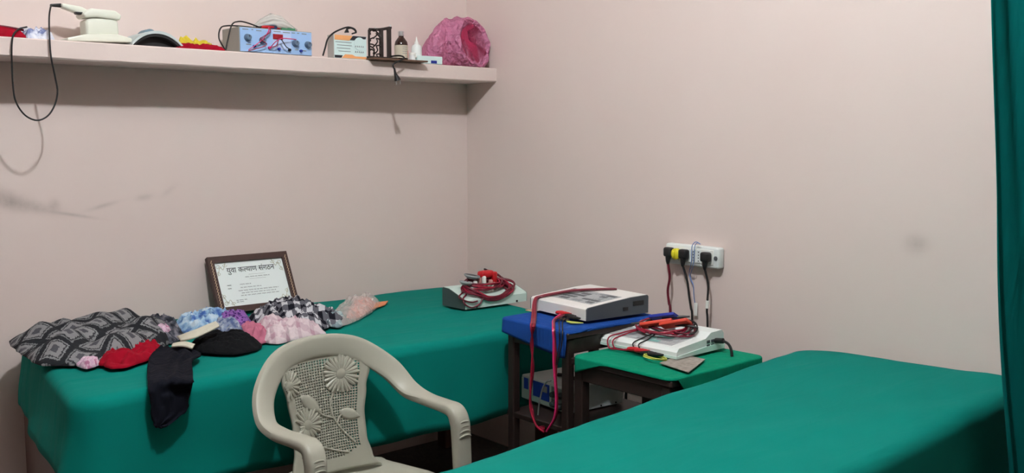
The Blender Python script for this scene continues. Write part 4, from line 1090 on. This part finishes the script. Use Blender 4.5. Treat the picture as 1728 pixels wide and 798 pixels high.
pts = [on(630, 512, 2, BT_), on(655, 509, 2, BT_), on(650, 515, 2, BT_), on(628, 522, 2, BT_)]; c = sum(pts, Vector())/4
tag(obj('orange_paper', G().prism([(p.x-c.x, p.y-c.y) for p in pts], 2, 0, .004), mat('orange_paper', (226, 140, 92), .7), loc=c, smooth=False), 'orange paper tip sticking out of the clear bag', 'paper')
a, b = on(508, 513, 2, BT_+.02), on(537, 508, 2, BT_+.02); a.y = min(a.y, -.1); b.y = min(b.y, -.09)
T = thing('pen', 'thin dark pen lying behind the checked shirt', 'pen', (a.x, a.y, BT_+.006)); a.z = b.z = BT_+.008
obj('barrel', G().tube(local([a, b], T), .004, 8, 2, False), M_dgrey, T); obj('tip', G().tube(local([b, b+(b-a)*.12], T), lambda t: .0035*(1-t)+.0006, 8, 2, False), M_lab, T)

# ------------------------------------------------------------------ cloth on the shelf
def shx(px): return sp(px, 66, -.19).x
heap('red_pouch', 'red cloth pouch at the left end of the shelf', 'pouch', [(shx(-25), -.2), (shx(20), -.205), (shx(46), -.19), (shx(44), -.1), (shx(10), -.07), (shx(-25), -.1)], SZ, .034, M_redc, 31, .4)
heap('white_blue_cloth', 'white cloth with blue edging folded beside the massager', 'cloth', [(shx(46), -.2), (shx(70), -.205), (shx(92), -.19), (shx(90), -.1), (shx(60), -.07), (shx(40), -.1)], SZ, .034, blotch('white_blue_print', (120, 130, 170), (206, 210, 226), (226, 228, 236), 30.), 32, 1.)
T = thing('dark_strap', 'dark strap lying over the red pouch', 'strap', (shx(10), -.15, SZ+.05)); q = [sp(-20, 42, -.16), sp(0, 44, -.16), sp(20, 47, -.16), sp(40, 51, -.16)]
obj('band', G().tube(local(q, T), .004, 8, 4), M_wire2, T)
heap('red_cloth', 'red cloth lying between the splint and the stimulator', 'cloth', [(shx(300), -.2), (shx(340), -.21), (shx(378), -.2), (shx(380), -.13), (shx(345), -.1), (shx(308), -.12)], SZ, .006, M_redc, 33, .5)
heap('yellow_cloth', 'yellow cloth bunched on the red cloth on the shelf', 'cloth', [(shx(308), -.125), (shx(330), -.135), (shx(360), -.13), (shx(384), -.1), (shx(370), -.06), (shx(330), -.05)], SZ, .062, weave('yellow_cloth', (206, 186, 60), vary=.3, scale=25.), 34, 1.)

# ------------------------------------------------------------------ framed certificate
TL, TR = on(347, 436, 1, -.028), on(481, 424.5, 1, -.028)
WC = (TR-TL).length; zb_ = BT_; yb_ = -.135
HC = math.hypot(TL.z-zb_, yb_+.028); tilt = math.atan2(-.028-yb_, TL.z-zb_)
CT = thing('framed_certificate', 'framed white certificate leaning on the wall behind the clothes', 'picture frame', (TL.x, yb_, zb_)); CT.rotation_euler = (-tilt, 0, math.atan2(TR.z-TL.z, WC)*0)
CT.rotation_euler = (-tilt, 0, 0)
M_frame = wood('frame_wood', (74, 46, 38), (52, 32, 28), (20, 20, 20)); FW = .025
def fr(poly): return G().prism(poly, 1, -.012, .010)
for poly in ([(0, 0), (WC, 0), (WC-FW, FW), (FW, FW)], [(WC, 0), (WC, HC), (WC-FW, HC-FW), (WC-FW, FW)], [(WC, HC), (0, HC), (FW, HC-FW), (WC-FW, HC-FW)], [(0, HC), (0, 0), (FW, FW), (FW, HC-FW)]):
    obj('frame_rail', fr(poly), M_frame, CT, smooth=False)
M_inlay = mat('pearl_inlay', (196, 170, 140), .4)
for x0 in (FW*.5, WC-FW*.5):
    for k in range(17):
        z = .022+k*(HC-.044)/16
        obj('inlay', G().prism([(x0-.004, z-.006), (x0-.001, z-.006), (x0+.004, z+.006), (x0+.001, z+.006)], 1, -.0135, -.0115), M_inlay, CT, smooth=False)
obj('paper', G().box((WC/2, .0, HC/2), (WC-2*FW+.004, .004, HC-2*FW+.004), 0), mat('certificate_paper', (236, 246, 244), .5), CT, smooth=False)
def glyphs(body, cut=None):
    """text as a mesh (x right, y up); cut drops the part right of that share of the width"""
    cu = bpy.data.curves.new('txt', 'FONT'); cu.body = body; cu.size = 1; cu.extrude = .01
    to = bpy.data.objects.new('txt', cu); COL.objects.link(to); dg = bpy.context.evaluated_depsgraph_get(); dg.update()
    me = bpy.data.meshes.new_from_object(to.evaluated_get(dg)); bpy.data.objects.remove(to)
    bm = bmesh.new(); bm.from_mesh(me); bpy.data.meshes.remove(me)
    x0 = min(v.co.x for v in bm.verts); x1 = max(v.co.x for v in bm.verts)
    if cut:
        bmesh.ops.bisect_plane(bm, geom=bm.verts[:]+bm.edges[:]+bm.faces[:], plane_co=(x0+(x1-x0)*cut, 0, 0), plane_no=(1, 0, 0), clear_outer=True); x1 = x0+(x1-x0)*cut
    bm.verts.index_update()
    vs = [(v.co.x-x0, v.co.y, v.co.z) for v in bm.verts]; fs = [[v.index for v in f.verts] for f in bm.faces]; bm.free()
    return vs, fs, x1-x0
def title(parts, w, x, z, m):
    g = G(); pen_ = 0
    for body, cut, gap in parts:
        vs, fs, adv = glyphs(body, cut); g.add([(a+pen_, b, c) for a, b, c in vs], fs); pen_ += adv+gap
    k = w/pen_
    g.v = [(x+a*k, -.003-c*k, z+b*k*1.1) for a, b, c in g.v]
    obj('title_lettering', g, m, CT, smooth=False)
PW = WC-2*FW
title((('युवा', None, .28), ('क', None, -.02), ('ल', .66, -.02), ('याण', None, .28), ('संगठन', None, 0)), PW*.70, FW+PW*.16, HC-FW-.045, M_ink)
def squiggle(x0, x1, z, m, seed, name='print_line', hgt=.0022):
    rnd = random.Random(seed); x = x0
    g = G()
    while x < x1:
        w = min(rnd.uniform(.008, .02), x1-x)
        g.tube([(x+w*i/6, -.0028, z+hgt*.5*math.sin(i*2.1+seed)) for i in range(7)], .0005, 4, 2); g.box((x+w/2, -.0026, z+hgt*.7), (w, .0006, .0006)); x += w+.004
    obj(name, g, m, CT, smooth=False)
X = lambda t: FW+PW*t
for a, b, zz, m_, in ((.4, .76, .066, M_ink2), (.3, .46, .094, M_ink2), (.12, .18, .094, M_ink), (.12, .17, .107, M_ink), (.3, .6, .107, M_ink2), (.26, .85, .119, M_ink2), (.3, .8, .129, M_ink2), (.28, .84, .139, M_ink2), (.2, .36, .156, M_ink2), (.2, .3, .163, M_ink2)):
    squiggle(X(a), X(b), HC-FW-zz*(HC-2*FW)/.18, m_, int(a*100+zz*1000))
for zz in (.056, .074):
    obj('print_rule', G().box((X(.58), -.0026, HC-FW-zz*(HC-2*FW)/.18), (PW*.24, .0006, .0006)), M_ink2, CT, smooth=False)
for sx in (0, 1):
    for sz in (0, 1):
        ox = X(.0) if sx == 0 else X(1.); oz = FW if sz == 0 else HC-FW; dx = 1 if sx == 0 else -1; dz = 1 if sz == 0 else -1
        g = G()
        for a_, b_ in (((.006, .05), (.05, .006)),):
            g.tube([(ox+dx*t*1.0, -.0028, oz+dz*(.05-.9*t+.012*math.sin(t*220))) for t in [.006+.009*i for i in range(6)]], .0008, 5, 4)
        g.tube([(ox+dx*(.016+.012*math.cos(t)*(1-t/12)), -.0028, oz+dz*(.016+.009*math.sin(t)*(1-t/12))) for t in [.7*i for i in range(13)]], .0008, 5, 3)
        g.tube([(ox+dx*(.043+.010*math.cos(t)*(1-t/10)), -.0028, oz+dz*(.012+.007*math.sin(t)*(1-t/10))) for t in [.7*i for i in range(10)]], .0008, 5, 3)
        g.tube([(ox+dx*(.012+.007*math.cos(t)*(1-t/10)), -.0028, oz+dz*(.043+.010*math.sin(t)*(1-t/10))) for t in [.7*i for i in range(10)]], .0008, 5, 3)
        obj('corner_scroll', g, M_gold, CT)
obj('backing_board', G().box((WC/2, .006, HC/2), (WC-.01, .004, HC-.01), 0), M_wood, CT, smooth=False)

T = thing('loose_cable', 'black cord hanging down the wall behind the low table', 'cable', (-.02, -1.5, .5))
obj('cable', G().tube(local(wp([(1066, 628), (1063, 645), (1057, 660), (1056, 680)], -.02), T), .006, 7, 5), M_rubber, T)
obj('cable', G().tube(local(wp([(1125, 622), (1124, 640), (1122, 665)], -.02), T), .004, 7, 5), M_rubber, T)

# alike things share a group
for pre, grp in (('treatment_couch', 'treatment couches'), ('green_sheet', 'green couch sheets'), ('side_table', 'small dark tables'), ('electrotherapy_unit', 'electrotherapy units'),
                 ('patient_leads', 'patient lead bundles'), ('electrode_pad', 'electrode pads on the coiled leads'), ('electrode_cup', 'electrode cups on the red leads'),
                 ('mains_plug', 'plugs in the power strip'), ('paper_scrap', 'paper scraps on the blue cloth'), ('clear_bag', 'clear plastic bags')):
    for o in bpy.data.objects:
        if o.parent is None and o.name.split('.')[0] == pre: o['group'] = grp
for o in bpy.data.objects:
    if o.parent is None and o.get('category') == 'clothing': o['group'] = GC
